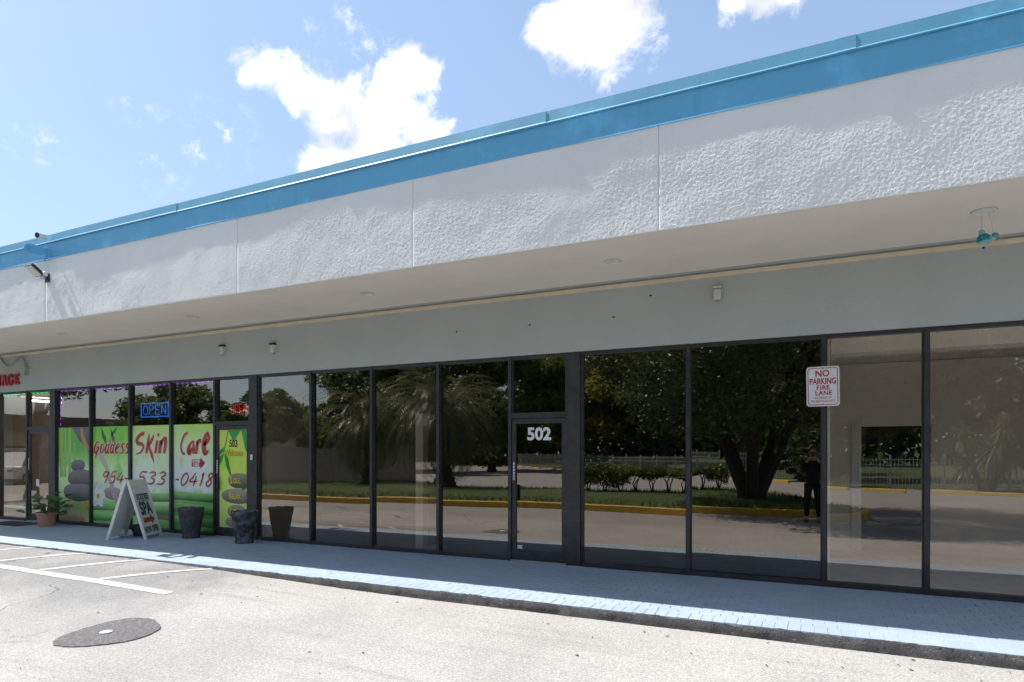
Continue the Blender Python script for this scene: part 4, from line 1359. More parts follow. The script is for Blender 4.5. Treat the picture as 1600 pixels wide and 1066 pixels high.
def no_parking():
    t = thing('parking_sign', 'white NO PARKING FIRE LANE sign with red print bolted to a frame post', 'sign', (0.128, -0.057, 2.585))
    w, h = 0.352, 0.470
    pan = MB().prism(rrect(w, h, 0.035), -0.006, 0.0)
    p = pan.build('panel', mk('sign_white', (0.76, 0.76, 0.775), 0.35), t)
    p.rotation_euler = (0, R(-0.8), 0)
    out = rrect(w - .030, h - .030, 0.028); inn = rrect(w - .046, h - .046, 0.021); n = len(out)
    MB().add([(x, -0.0072, z) for x, z in out + inn], [(i, (i + 1) % n, n + (i + 1) % n, n + i) for i in range(n)]).build('border', M['red'], p, fix=False)
    y = -0.0075
    text('NO', M['red'], 0.105, (-0.005, y, 0.118), p, bold=0.0025, sx=.92)
    text('PARKING', M['red'], 0.100, (0.0, y, 0.027), p, bold=0.0028, sx=.68)
    text('FIRE', M['red'], 0.072, (0.002, y, -0.038), p, bold=0.0018, sx=.98, space=1.12)
    text('LANE', M['red'], 0.072, (0.006, y, -0.103), p, bold=0.0018, sx=.98, space=1.08)
    text('BY ORDER OF', M['red'], 0.036, (0.002, y, -0.148), p, bold=0.0004, sx=.78)
    text('FIRE AND POLICE DEPTS', M['red'], 0.036, (0.0, y, -0.187), p, bold=0.0004, sx=.66)
    for z in (0.212, -0.212):
        o = MB().lathe([(0.011, 0), (0.011, 0.004), (0.006, 0.008), (0.001, 0.008)], 8).build('bolt', M['steel'], p, (0, -0.006, z)); o.rotation_euler = (R(90), 0, 0)


no_parking()


# ------------------------------------------------------------------ pavement sign
def a_frame():
    t = thing('sandwich_board', 'white plastic A-frame board reading GODDESS SPA with red arrow NOW OPEN', 'sandwich board', (-11.30, -0.80, SW), R(121))
    W = 0.325; H = 1.06; sp = 0.33; tl = math.atan2(sp - 0.02, H)
    navy = mk('navy_print', (0.012, 0.022, 0.06), 0.45)
    rd = mk('brick_red_print', (0.40, 0.055, 0.035), 0.45)
    for s in (-1, 1):
        mb = MB(); Lh = math.hypot(H, sp - .02)
        # frame edges, thin web
        fr = 0.024
        mb.chamfer_box(-W, -W + .032, -fr, fr, 0.0, Lh, .004); mb.chamfer_box(W - .032, W, -fr, fr, 0.0, Lh, .004)
        mb.box(-W + .032, W - .032, -fr + .002, fr - .002, 0.055, 0.09); mb.box(-W + .032, W - .032, -fr + .002, fr - .002, Lh - .12, Lh - 0.001)
        mb.box(-W + .032, W - .032, -.013, .006, 0.09, Lh - .12)
        # moulded relief inside
        for z in (0.18, 0.34, 0.50, 0.66, 0.82):
            mb.box(-W + .07, W - .07, .0062, .013, z, z + .03)
        mb.box(-.05, .05, .0063, .018, .36, .64)
        p = mb.build('panel', M['white_plastic'], t)
        p.location = (0, s * sp, 0)
        p.rotation_euler = (tl, 0, 0) if s > 0 else (-tl, 0, 0)
        if s > 0:
            p.rotation_euler = (tl, 0, R(0))
        # s<0 : the lettered side looks out towards -y
        if s < 0:
            y = -0.0155
            text('GODDESS', navy, 0.155, (0, y, 0.735), p, bold=0.007, sx=.66)
            MB().box(-.24, .24, y, y + .002, 0.705, 0.715).build('underline', navy, p)
            text('SPA', navy, 0.33, (0, y, 0.455), p, bold=0.016, sx=.78)
            MB().prism([(-.20, .30), (.08, .30), (.08, .25), (.22, .345), (.08, .44), (.08, .39), (-.20, .39)], y, y + .002).build('arrow', rd, p)
            text('NOW OPEN', navy, 0.165, (0, y, 0.110), p, bold=0.007, sx=.58)
    MB().chamfer_box(-.28, .28, -.035, .035, H - .035, H + .012, .006).build('hinge', M['white_plastic'], t)
    return t


a_frame()
bw = thing('low_planter', 'low dark grey bowl planter standing behind the A-frame board', 'planter', (-11.48, -0.52, SW))
MB().lathe([(0.15, 0), (0.16, .015), (0.205, .15), (0.215, .20), (0.195, .20), (0.185, .16), (0.001, .155)], 28).build('bowl', mk('charcoal_bowl', (0.045, 0.045, 0.05), 0.7, (0.07, 0.07, 0.075), 7, bump=(40, .4, .005)), bw, smooth=True)


def bag():
    mb = MB(); rnd = random.Random(3); rings = []
    for i in range(7):
        u = i / 6; r = 0.085 * math.sin(math.pi * (0.12 + 0.80 * u)) + 0.01
        rings.append([(r * rnd.uniform(.7, 1.15) * math.cos(a), r * rnd.uniform(.6, 1.0) * math.sin(a), 0.15 * u + rnd.uniform(-.008, .008) * (0 < i)) for a in np.linspace(0, 2 * math.pi, 13)[:-1]])
    mb.loft(rings)
    tag(mb.build('plastic_bag', mk('white_film', (0.55, 0.57, 0.62), 0.3), None, (-11.60, -0.86, SW + 0.006)), 'small crumpled white plastic bag on the pavers inside the A-frame board', 'plastic bag')


bag()


# ------------------------------------------------------------------ tall rough planters
def planter(x, y, label, seed, m, wavy=0.0, lean=0.0):
    t = thing('planter', label, 'planter', (x, y, SW), 0, 'tall rough charcoal planters by the 503 door')
    rnd = random.Random(seed); n = 36
    prof = [(0.150, 0), (0.155, 0.03), (0.140, 0.06), (0.150, 0.10), (0.178, 0.24), (0.200, 0.38), (0.215, 0.49), (0.224, 0.52), (0.226, 0.555), (0.200, 0.558), (0.193, 0.50), (0.06, 0.487), (0.001, 0.485)]
    rings = []
    for i, (r, z) in enumerate(prof):
        ring = []
        for k in range(n):
            a = 2 * math.pi * k / n
            q = r * (1 + rnd.uniform(-.018, .018)) if i < 11 else r
            dz = wavy * math.sin(9 * a) * (i in (7, 8, 9)) + rnd.uniform(-.004, .004) * (i > 0)
            ring.append((q * math.cos(a) + lean * z, q * math.sin(a), z + dz))
        rings.append(ring)
    MB().loft(rings).build('pot', m, t, smooth=True)
    MB().lathe([(0.196, 0.492), (0.13, 0.508), (0.05, 0.512), (0.001, 0.515)], 22, wob=.06, rnd=rnd, cap=False).build('soil', mk('dry_soil', (0.16, 0.12, 0.085), 0.95, (0.09, 0.07, 0.05), 30, bump=(40, 1, .02)), t)
    st = MB()
    for k in range(26):
        a = rnd.uniform(0, 6.28); r = rnd.uniform(0.02, .17); px, py = r * math.cos(a), r * math.sin(a)
        st.tube([(px, py, .50), (px + rnd.uniform(-.03, .03), py + rnd.uniform(-.03, .03), .53 + rnd.uniform(0, .05))], .004, 4)
    st.build('dry_stalks', mk('dry_stalk', (0.33, 0.27, 0.13), 0.8), t)['kind'] = 'stuff'


def rough_pot(name, c1, c2):
    m, nt, p, oc, out = newmat(name)
    c = _mix(nt, c1, c2, _ramp(nt, _noise(nt, oc, 6, 7, .65), .42, .66))
    c = _mix(nt, c, (0.24, 0.25, 0.28), _ramp(nt, _noise(nt, oc, 34, 5, .7), .60, .74, 0, .8))
    nt.links.new(c, p.inputs['Base Color']); p.inputs['Roughness'].default_value = .8
    b = nt.nodes.new('ShaderNodeBump'); b.inputs['Strength'].default_value = 1; b.inputs['Distance'].default_value = .02
    nt.links.new(_noise(nt, oc, 30, 5, .65), b.inputs['Height']); nt.links.new(b.outputs[0], p.inputs['Normal'])
    return m


planter(-10.36, -0.36, 'rough charcoal planter against the Care vinyl, left of the 503 door', 2, rough_pot('rough_charcoal', (0.045, 0.047, 0.058), (0.075, 0.078, 0.092)))
planter(-8.93, -0.42, 'charcoal planter with blue weathering and scalloped rim in front of the 503 door post', 5, rough_pot('weathered_charcoal', (0.028, 0.030, 0.036), (0.14, 0.165, 0.21)), wavy=.010, lean=.012)


# ------------------------------------------------------------------ terracotta pot and its plant
def pot_plant():
    t = thing('flower_pot', 'terracotta pot on the walk by the left shop door', 'flower pot', (-14.78, -0.42, SW))
    MB().lathe([(0.145, 0), (0.15, .01), (0.178, .23), (0.195, .235), (0.198, .29), (0.180, .293), (0.172, .25), (0.001, .245)], 28).build('pot', mk('terracotta', (0.50, 0.27, 0.185), 0.8, (0.44, 0.23, 0.155), 5, bump=(30, .2, .004)), t, smooth=False)
    MB().lathe([(0.175, .25), (0.001, .262)], 20, cap=False).build('soil', mk('pot_soil', (0.06, 0.045, 0.03), 0.95), t)
    pl = thing('pot_plant', 'leafy green plant with rounded leaves growing from the terracotta pot', 'plant', (-14.78, -0.42, SW + 0.25))
    rnd = random.Random(8); st = MB()
    lm = mk_leaf('round_leaf', (0.030, 0.125, 0.026), (0.075, 0.205, 0.045), .25, .38)
    leaves = []
    for k in range(46):
        a = rnd.uniform(0, 6.28); el = rnd.uniform(.15, 1.25); L = rnd.uniform(.16, .46) * (1.25 if math.cos(a) > .2 else 1.0)
        r0 = rnd.uniform(0, .1)
        p0 = Vector((r0 * math.cos(a), r0 * math.sin(a), 0.0))
        d = Vector((math.cos(a) * math.cos(el), math.sin(a) * math.cos(el) * .75, math.sin(el)))
        if k < 6:          # trailing shoots
            d.z = -0.05 + .2 * rnd.random(); L *= 1.1
        p1 = p0 + d * L * .6 + Vector((0, 0, .05)); p2 = p0 + d * L
        st.tube([p0, p1, p2], [.006, .005, .003], 5)
        s = rnd.uniform(.055, .095)
        nrm = Vector((rnd.uniform(-.6, .6), rnd.uniform(-1.0, .1), 1)).normalized()
        ax = (d - nrm * d.dot(nrm)).normalized(); sd = nrm.cross(ax)
        ring = []
        for q in range(9):
            an = -math.pi + 2 * math.pi * q / 9
            rr = s * (1 + .12 * math.cos(an))
            ring.append(p2 + ax * (rr * math.cos(an) + s * .9) + sd * rr * .85 * math.sin(an) + nrm * (-.25 * s * math.cos(an) ** 2))
        mb = MB().add(ring + [p2 + ax * s * .9 - nrm * s * .12], [(i, (i + 1) % 9, 9) for i in range(9)])
        leaves.append(mb)
    st.build('stems', mk('plant_stem', (0.09, 0.14, 0.05), .6), pl)
    for mb in leaves:
        mb.build('leaf', lm, pl, smooth=True, fix=False)


pot_plant()
mt = tag(MB().chamfer_box(-16.45, -15.25, -0.78, -0.22, SW + .001, SW + .014, .004).build('door_mat', mk('dark_mat', (0.035, 0.035, 0.04), .95, bump=(160, .8, .004))), 'dark flat mat on the walk in front of the left shop door', 'door mat')


# ------------------------------------------------------------------ fittings on the fascia
def flood():
    x = -12.02
    t = thing('flood_light', 'white faced flood light on the fascia under the blue bracket arm', 'flood light', (x, FY, 4.86))
    MB().chamfer_box(-.05, .05, -.03, 0, -.10, .05, .005).build('mount', M['black'], t)
    arm = MB().tube([(0, -.02, -.03), (-.01, -.10, -.01), (-.01, -.16, .05)], .022, 8).build('arm', M['black'], t)
    Mx = Matrix.Translation((-.03, -.22, .05)) @ Matrix.Rotation(R(-38), 4, 'X') @ Matrix.Scale(.82, 4)
    MB().obox(Mx, -.13, .13, -.14, .14, 0.0, .045).build('housing', M['black'], t)
    f = MB()
    for k in range(7):
        f.obox(Mx, -.11 + .034 * k, -.104 + .034 * k, -.10, .12, .046, .075)
    f.build('cooling_fins', M['black'], t)
    MB().obox(Mx, -.118, .118, -.128, .128, -.006, -.0005).build('lens', mk('flood_lens', (0.66, 0.64, 0.56), .25), t)
    s = MB().lathe([(.001, .045), (.03, .035), (.045, .0), (.035, -.035), (.001, -.045)], 14, (.06, -.09, .02)).build('sensor', M['white_paint'], t, smooth=True)
    MB().lathe([(.001, .035), (.03, .02), (.036, 0), (.03, -.02), (.001, -.03)], 14, (.075, -.13, -.06)).build('sensor_lens', mk('sensor_grey', (0.5, 0.48, 0.47), .3), t, smooth=True)
    # security camera on the lip above
    c = thing('security_camera', 'small white bullet security camera on the blue roof edge', 'security camera', (x + .05, FY - .05, 5.50))
    MB().tube([(0.01, 0.02, -.03), (0.0, -.03, 0.0)], .016, 8).build('bracket', M['white_paint'], c)
    d = Vector((.22, -.95, -.12)).normalized()
    p = Vector((0.02, -.02, .02))
    MB().tube([p, p + d * .17], [.046, .050], 16).build('body', M['white_paint'], c, smooth=False)
    MB().tube([p + d * .1705, p + d * .175], [.047, .045], 16).build('lens', M['black'], c)
    MB().tube([p + d * .1752, p + d * .178], [.018, .016], 12).build('eye', mk('lens_glass', (0.03, .03, .04), .1), c)
    # blue bracket arm
    b = thing('bracket_arm', 'blue painted flat metal arm with ring end sticking out of the roof band', 'bracket', (x + .03, FY - .03, 5.27))
    MB().chamfer_box(-.014, .014, -.03, 0, -.11, .08, .003).build('plate', M['blue'], b)
    out = [(.0, -.08), (.0, .07), (-.26, .105), (-.36, .10), (-.42, .05), (-.43, -.01), (-.40, -.07), (-.34, -.095), (-.26, -.085)]
    pr = MB().prism(out, -.012, .012)
    o = pr.build('arm', M['blue'], b, (0, -.03, 0)); o.rotation_euler = (0, 0, R(78)); o.scale = (.72, .8, .8)
    rg = MB().lathe([(.055, 0), (.055, .016), (.03, .016), (.03, .004), (.001, .004)], 16).build('ring', M['blue2'], o, (-.345, -.012, .005)); rg.rotation_euler = (R(90), 0, 0)
    MB().tube([(0, -.04, -.09), (-.01, -.04, -.16)], .012, 8).build('cable', M['blue2'], b)


flood()


def chime():
    t = thing('hanging_ornament', 'teal glass bird ornament hanging by two threads below the soffit light', 'ornament', (1.50, -1.10, 3.87))
    teal = mk('teal_glass', (0.010, 0.16, 0.20), .2, (0.02, 0.26, 0.30), 25)
    pale = mk('pale_teal_glass', (0.20, 0.42, 0.46), .25, (0.30, .50, .54), 30)
    rnd = random.Random(5)
    for dx, tx in ((-.045, -.05), (.045, 0.01)):
        MB().tube([(dx, 0, .0), (tx, -.01, .200)], .0016, 5).build('thread', mk('thread', (0.45, .42, .38), .6), t)
    def lump(name, c, r, m, sq=(1, .6, 1), sd=1):
        mb = MB(); q = random.Random(sd); rings = []
        for i in range(7):
            th = math.pi * (i + .15) / 6.3
            rings.append([(c[0] + r * sq[0] * math.sin(th) * math.cos(a) * q.uniform(.8, 1.2), c[1] + r * sq[1] * math.sin(th) * math.sin(a) * q.uniform(.8, 1.2), c[2] + r * sq[2] * math.cos(th)) for a in np.linspace(0, 6.283, 11)[:-1]])
        mb.loft(rings).build(name, m, t, smooth=False)
    lump('body', (-.03, 0, -.05), .055, teal, sd=1)
    lump('breast', (-.02, -.01, -.085), .045, pale, (1.1, .6, .7), 2)
    lump('head', (-.045, 0, .005), .032, pale, (.8, .6, 1.1), 3)
    lump('wing', (.02, .0, -.055), .04, pale, (1.2, .4, .7), 4)
    lump('tail', (.06, .0, -.03), .03, mk('blue_green_glass', (0.10, .33, .32), .25), (1, .5, .9), 6)
    lump('bead', (-.03, 0, -.135), .012, M['black'], sd=7)
    MB().tube([(-.03, 0, -.145), (.012, .0, -.215)], [.004, .003], 6).build('rod', mk('pale_rod', (.45, .45, .42), .4), t)
    MB().tube([(.045, 0, 0), (.042, 0, -.02), (.05, 0, -.03)], .004, 6).build('hook', M['steel'], t)


chime()


# ------------------------------------------------------------------ across the lane: islands, trees, fence (seen in the glass)
def crown_mesh(name, c, rad, n, size, seed, clumps=60, keep=None, shell=0.55, droop=0.0):
    r = np.random.RandomState(seed)
    d = r.normal(size=(clumps, 3)); d /= np.linalg.norm(d, axis=1)[:, None]
    q = shell + (1 - shell) * r.rand(clumps) ** 0.6
    cc = d * q[:, None] * np.array(rad) + np.array(c)
    cr = (0.16 + 0.20 * r.rand(clumps)) * min(rad)
    k = r.randint(0, clumps, n)
    p = r.normal(size=(n, 3)); p /= np.linalg.norm(p, axis=1)[:, None]
    P = cc[k] + p * (cr[k] * r.rand(n) ** 0.45)[:, None] * np.array([1.2, 1.2, 0.8])
    if keep is not None:
        P = P[keep(P)]
    n = len(P)
    a = r.normal(size=(n, 3)); a[:, 2] = a[:, 2] * 0.6 - droop; a /= np.linalg.norm(a, axis=1)[:, None]
    b = np.cross(a, r.normal(size=(n, 3))); b /= np.linalg.norm(b, axis=1)[:, None] + 1e-9
    s = size * (0.65 + 0.7 * r.rand(n))[:, None]
    nn = np.cross(a, b)
    V = np.stack([P - a * s, P + b * s * .42 + nn * s * .12, P + a * s, P - b * s * .42 + nn * s * .12], 1).reshape(-1, 3)
    F = np.arange(n * 4).reshape(n, 4)
    return np_mesh(name, V, F)


BARK = mk('bark', (0.10, 0.082, 0.066), .95, (0.06, 0.05, 0.042), 7, bump=(18, 1, .03))
BARK_D = mk('dark_bark', (0.055, 0.046, 0.038), .95, (0.035, 0.03, 0.026), 7, bump=(18, 1, .03))


def tree(label, x, y, h0, c, rad, n, size, leafm, seed, stems=1, tr=0.16, group=None, ymax=None, clumps=60, shell=.5, cat='tree', name='tree', bark=None, keep=None):
    """x,y: foot; h0: ground height; c: crown centre (dx,dy,z above the ground); rad: crown radii"""
    t = thing(name, label, cat, (x, y, h0), 0, group)
    rnd = random.Random(seed); mb = MB()
    for s in range(stems):
        a = 6.28 * s / max(1, stems) + rnd.uniform(-.4, .4); o = 0.10 * (stems > 1)
        e = Vector((c[0] + rad[0] * .45 * math.cos(a) * (stems > 1), min(c[1], 0.3) + rad[1] * .40 * math.sin(a) * (stems > 1), c[2] - rad[2] * .25))
        f = Vector((o * math.cos(a), o * math.sin(a), -0.1))
        m1 = f.lerp(e, .35) + Vector((rnd.uniform(-.08, .08), rnd.uniform(-.08, .08), .12))
        m2 = f.lerp(e, .7) + Vector((rnd.uniform(-.12, .12), rnd.uniform(-.12, .12), .1))
        k = tr if stems == 1 else tr * .62
        mb.tube([f, f.lerp(m1, .25) + Vector((0, 0, .02)), m1, m2, e], [k * 1.5, k * 1.08, k * .9, k * .66, k * .40], 9)
        for b in range(5 if stems == 1 else 3):
            u = rnd.uniform(.45, .95); p = f.lerp(e, u); a2 = rnd.uniform(0, 6.28)
            q = Vector((c[0] + rad[0] * .75 * math.cos(a2), c[1] + rad[1] * .75 * math.sin(a2), c[2] + rad[2] * rnd.uniform(-.3, .6)))
            if ymax is not None and q.y + y > ymax - .3:
                q.y = ymax - .5 - y
            mb.tube([p, p.lerp(q, .5) + Vector((0, 0, .15)), q], [k * .42, k * .26, k * .10], 6)
    mb.build('trunk', bark or BARK, t, smooth=True)
    me = crown_mesh('crown', c, rad, n, size, seed, clumps, keep, shell)
    link('crown', me, leafm, t)
    return t


LF_BIG = mk_leaf('dark_glossy_leaf', (0.040, 0.078, 0.022), (0.085, 0.125, 0.036), .32, .38)
LF_OAK = mk_leaf('yellow_green_leaf', (0.13, 0.165, 0.034), (0.20, 0.215, 0.05), .5)
LF_MID = mk_leaf('mid_green_leaf', (0.070, 0.120, 0.030), (0.120, 0.160, 0.045), .45)
LF_DRY = mk_leaf('olive_leaf', (0.13, 0.135, 0.045), (0.19, 0.175, 0.065), .42)
LF_HEDGE = mk_leaf('hedge_leaf', (0.075, 0.125, 0.028), (0.150, 0.180, 0.042), .35, .45)


def islands():
    yel = mk('yellow_kerb_paint', (0.58, 0.36, 0.045), .7, (0.46, 0.29, 0.05), 4, .42, .7, bump=(30, .3, .005))
    m, nt, p, oc, out = newmat('lawn')
    c = _mix(nt, (0.060, 0.105, 0.022), (0.095, 0.125, 0.034), _ramp(nt, _noise(nt, oc, 1.2, 6), .38, .66))
    c = _mix(nt, c, (0.040, 0.075, 0.016), _ramp(nt, _noise(nt, oc, 40, 4), .45, .62))
    nt.links.new(c, p.inputs['Base Color']); p.inputs['Roughness'].default_value = .9
    b = nt.nodes.new('ShaderNodeBump'); b.inputs['Strength'].default_value = 1; b.inputs['Distance'].default_value = .04
    nt.links.new(_noise(nt, oc, 55, 3), b.inputs['Height']); nt.links.new(b.outputs[0], p.inputs['Normal'])
    M['lawn'] = m
    ctrl = [(-24.0, -9.9), (-19.0, -9.6), (-15.8, -9.4), (-12.2, -9.8), (-7.8, -10.35), (-4.6, -10.15), (-2.6, -9.75), (0.0, -9.75), (1.0, -10.3), (1.2, -11.6), (0.0, -13.6), (-2.2, -16.4), (-4.8, -17.5), (-7.6, -16.9), (-11, -16.9), (-15.5, -17.2), (-20.0, -18.2), (-24.5, -17.6), (-26.2, -14.2), (-25.6, -11.2)]
    P = [(float(q[0]), float(q[1])) for q in spline(ctrl + [ctrl[0]], 5)][:-1]
    return P, yel


ISLE, YELLOW = islands()


def loop_kerb(P, name_parent, m):
    n = len(P); rings = []
    for i in range(n):
        a = Vector(P[i - 1]); b = Vector(P[(i + 1) % n]); t = (b - a).normalized(); nv = Vector((t.y, -t.x))
        p = Vector(P[i])
        rings.append([(p.x + nv.x * o, p.y + nv.y * o, z) for o, z in ((0.02, -.05), (0.012, .165), (-.03, .20), (-.15, .20), (-.17, .18), (-.17, -.05))])
    k = len(rings[0]); vs = [v for r in rings for v in r]
    fs = [(i * k + j, i * k + (j + 1) % k, ((i + 1) % n) * k + (j + 1) % k, ((i + 1) % n) * k + j) for i in range(n) for j in range(k)]
    return MB().add(vs, fs).build('kerb', m, name_parent, smooth=False)


def inside(P, x, y):
    c = False; j = len(P) - 1
    for i in range(len(P)):
        if (P[i][1] > y) != (P[j][1] > y) and x < (P[j][0] - P[i][0]) * (y - P[i][1]) / (P[j][1] - P[i][1]) + P[i][0]:
            c = not c
        j = i
    return c


def build_island(P, name, label_seed):
    cx = sum(p[0] for p in P) / len(P); cy = sum(p[1] for p in P) / len(P)
    mb = MB(); n = len(P)
    for f, z in ((1.0, .175), (.93, .21), (.75, .27), (.4, .32)):
        mb.v += [(cx + (p[0] - cx) * f, cy + (p[1] - cy) * f, z) for p in P]
    for r in range(3):
        for i in range(n):
            j = (i + 1) % n
            mb.f.append((r * n + i, r * n + j, (r + 1) * n + j, (r + 1) * n + i))
    mb.v.append((cx, cy, .33)); mb.f += [(3 * n + i, 3 * n + (i + 1) % n, 4 * n) for i in range(n)]
    o = tag(mb.build(name, M['lawn'], smooth=True), kind='structure')
    loop_kerb(P, o, YELLOW)
    # blades
    rs = np.random.RandomState(label_seed); N = 26000
    xs = rs.uniform(min(p[0] for p in P), max(p[0] for p in P), N); ys = rs.uniform(min(p[1] for p in P), max(p[1] for p in P), N)
    keep = np.array([inside(P, a, b) for a, b in zip(xs, ys)]); xs = xs[keep]; ys = ys[keep]; n = len(xs)
    an = rs.uniform(0, 6.28, n); w = .018; h = rs.uniform(.05, .11, n); z0 = .19 + 0 * xs
    lx = rs.normal(0, .03, n); ly = rs.normal(0, .03, n)
    zb = .14
    V = np.stack([np.stack([xs - w * np.cos(an), ys - w * np.sin(an), z0], -1), np.stack([xs + w * np.cos(an), ys + w * np.sin(an), z0], -1), np.stack([xs + lx, ys + ly, z0 + h + .06], -1)], 1).reshape(-1, 3)
    g = link('grass', np_mesh('grass', V, np.arange(3 * n).reshape(n, 3)), mk_leaf('grass_blade', (0.05, .10, .02), (.10, .14, .035), .3, .6))
    tag(g, kind='stuff')


build_island(ISLE, 'lawn_island', 1)
def pruned(P):
    # the crown is cut back on the side where the photographer looks out from under it
    X = P[:, 0] - 1.6; Y = P[:, 1] - 12.3 + 8.38; Z = P[:, 2] + .2 - EYE
    dep = -.428 * X + .904 * Y; lat = .904 * X + .428 * Y
    seen = (dep > 0.0) & (np.abs(lat) < .95 * dep + .25) & (Z < .80 * dep + .25)
    return ~seen & (Y < 1.7)


tree('big dark leafed tree with several stems on the kerbed lawn across the lane', -1.6, -12.3, .2, (0.0, 1.4, 5.2), (4.7, 4.6, 3.2), 52000, .075, LF_BIG, 3, stems=5, tr=.30, ymax=-9.15, clumps=150, shell=.42, bark=BARK_D, keep=pruned)


def hedge():
    t = thing('hedge', 'clipped hedge with bare lower stems on the lawn across the lane', 'hedge', (-5.4, -15.9, .26))
    rnd = random.Random(6); st = MB(); rs = np.random.RandomState(2)
    Vs = []; n = 24000
    u = rs.rand(n); base = np.stack([-2.6 + 5.2 * u, .9 - 1.9 * u], -1)
    top = 1.02 + .06 * np.sin(u * 14) - .16 * u + .10 * np.sin(u * 6.28)
    low = np.where((u < .34) | (u > .86), .18, .55) + .10 * np.sin(u * 23)
    z = low + (top - low) * rs.rand(n) ** .55
    P = np.stack([base[:, 0], base[:, 1] + rs.normal(0, .36, n) * (0.6 + .5 * np.sin((z - low) / (top - low) * 2.6)), z + rs.normal(0, .03, n)], -1)
    a = rs.normal(size=(n, 3)); a /= np.linalg.norm(a, axis=1)[:, None]; b = np.cross(a, rs.normal(size=(n, 3))); b /= np.linalg.norm(b, axis=1)[:, None]
    s = .045 * (.7 + .6 * rs.rand(n))[:, None]
    V = np.stack([P - a * s, P + b * s * .5, P + a * s, P - b * s * .5], 1).reshape(-1, 3)
    link('foliage', np_mesh('foliage', V, np.arange(4 * n).reshape(n, 4)), LF_HEDGE, t)
    for k in range(9):
        u = .06 + .11 * k; x = -2.6 + 5.2 * u; y = .9 - 1.9 * u
        for j in range(3):
            st.tube([(x, y, -.1), (x + rnd.uniform(-.15, .15), y + rnd.uniform(-.1, .1), .32), (x + rnd.uniform(-.4, .4), y + rnd.uniform(-.2, .2), .8)], [.028, .022, .010], 6)
    st.build('stems', BARK, t)


hedge()


def palm(label, x, y, h, seed, L=2.9, n=46, cone=True):
    t = thing('palm_tree', label, 'palm', (x, y, .2), 0, 'date palms on the lawn')
    rnd = random.Random(seed); mb = MB()
    prof = [(.52, -.1), (.50, .15), (.36, .5), (.27, .9), (.24, h * .6), (.26, h - .3), (.34, h), (.12, h + .3)]
    rings = []
    for i, (r, z) in enumerate(prof):
        rings.append([(r * (1 + rnd.uniform(-.1, .1)) * math.cos(a), r * (1 + rnd.uniform(-.1, .1)) * math.sin(a), z) for a in np.linspace(0, 6.2832, 17)[:-1]])
    mb.loft(rings)
    for k in range(90):       # old leaf bases
        z = rnd.uniform(.05, h); a = rnd.uniform(0, 6.28); r = np.interp(z, [p[1] for p in prof], [p[0] for p in prof]) * .95
        d = Vector((math.cos(a), math.sin(a), .9)).normalized(); p = Vector((r * math.cos(a), r * math.sin(a), z))
        mb.tube([p, p + d * .13], [.045, .015], 5)
    mb.build('trunk', mk('palm_bark', (0.085, 0.068, 0.05), .95, (.05, .04, .03), 9, bump=(20, 1, .03)), t)
    V = []; F = []
    for k in range(n):
        a = k * 2.39996 + rnd.uniform(-.2, .2); el = 1.3 - 2.0 * (k / n) + rnd.uniform(-.12, .12); LL = L * rnd.uniform(.85, 1.1)
        p = Vector((0, 0, h + .15)); hd = Vector((math.cos(a), math.sin(a), 0)); sd = Vector((-math.sin(a), math.cos(a), 0))
        e = el; ns = 30; pts = [p.copy()]
        for s in range(ns):
            d = hd * math.cos(e) + Vector((0, 0, math.sin(e))); p = p + d * (LL / ns); e -= 0.055 + .02 * s / ns; pts.append(p.copy())
        for s in range(3, ns):
            d = (pts[s + 1] - pts[s]).normalized(); up = sd.cross(d)
            ll = .42 * math.sin(math.pi * (s / ns * .86 + .12)) ** .7
            for sg in (-1, 1):
                tip = pts[s] + sd * sg * ll * .80 + d * ll * .55 - up * .10 * ll + Vector((rnd.uniform(-.03, .03), rnd.uniform(-.03, .03), -ll * .32))
                w = d * .024; i = len(V); mid = (pts[s] + tip) / 2 + up * .03
                V += [pts[s], mid - w, tip, mid + w]; F.append((i, i + 1, i + 2, i + 3))
    link('crown', np_mesh('crown', [tuple(v) for v in V], F), mk_leaf('palm_leaf', (0.060, 0.090, 0.025), (0.15, 0.155, 0.05), .3, .42), t)


palm('fat date palm with a flared rough base on the lawn, nearest the 502 door', -14.7, -15.6, 3.3, 1, 3.7, 130)
palm('second date palm on the lawn, in front of the grey garden wall', -19.6, -16.4, 3.2, 2, 3.6, 120)


def garden_wall():
    gw = mk('grey_garden_wall', (0.30, 0.285, 0.265), .9, (0.26, 0.245, 0.23), 1.2)
    a = Vector((-19.6, -20.6)); b = Vector((-50, -9.5)); d = (b - a); L = d.length; an = math.atan2(d.y, d.x)
    t = thing('garden_wall', 'plain grey boundary wall running behind the date palms', 'wall', (a.x, a.y, 0), an)
    MB().box(0, L, -.1, .1, -.1, 1.95).build('wall', gw, t)
    MB().box(-.04, L, -.14, .14, 1.951, 2.03).build('capping', gw, t)
    for k in range(7):
        MB().box(1 + k * 4.8, 1.3 + k * 4.8, .101, .18, -.1, 1.95).build('pier', gw, t)


garden_wall()

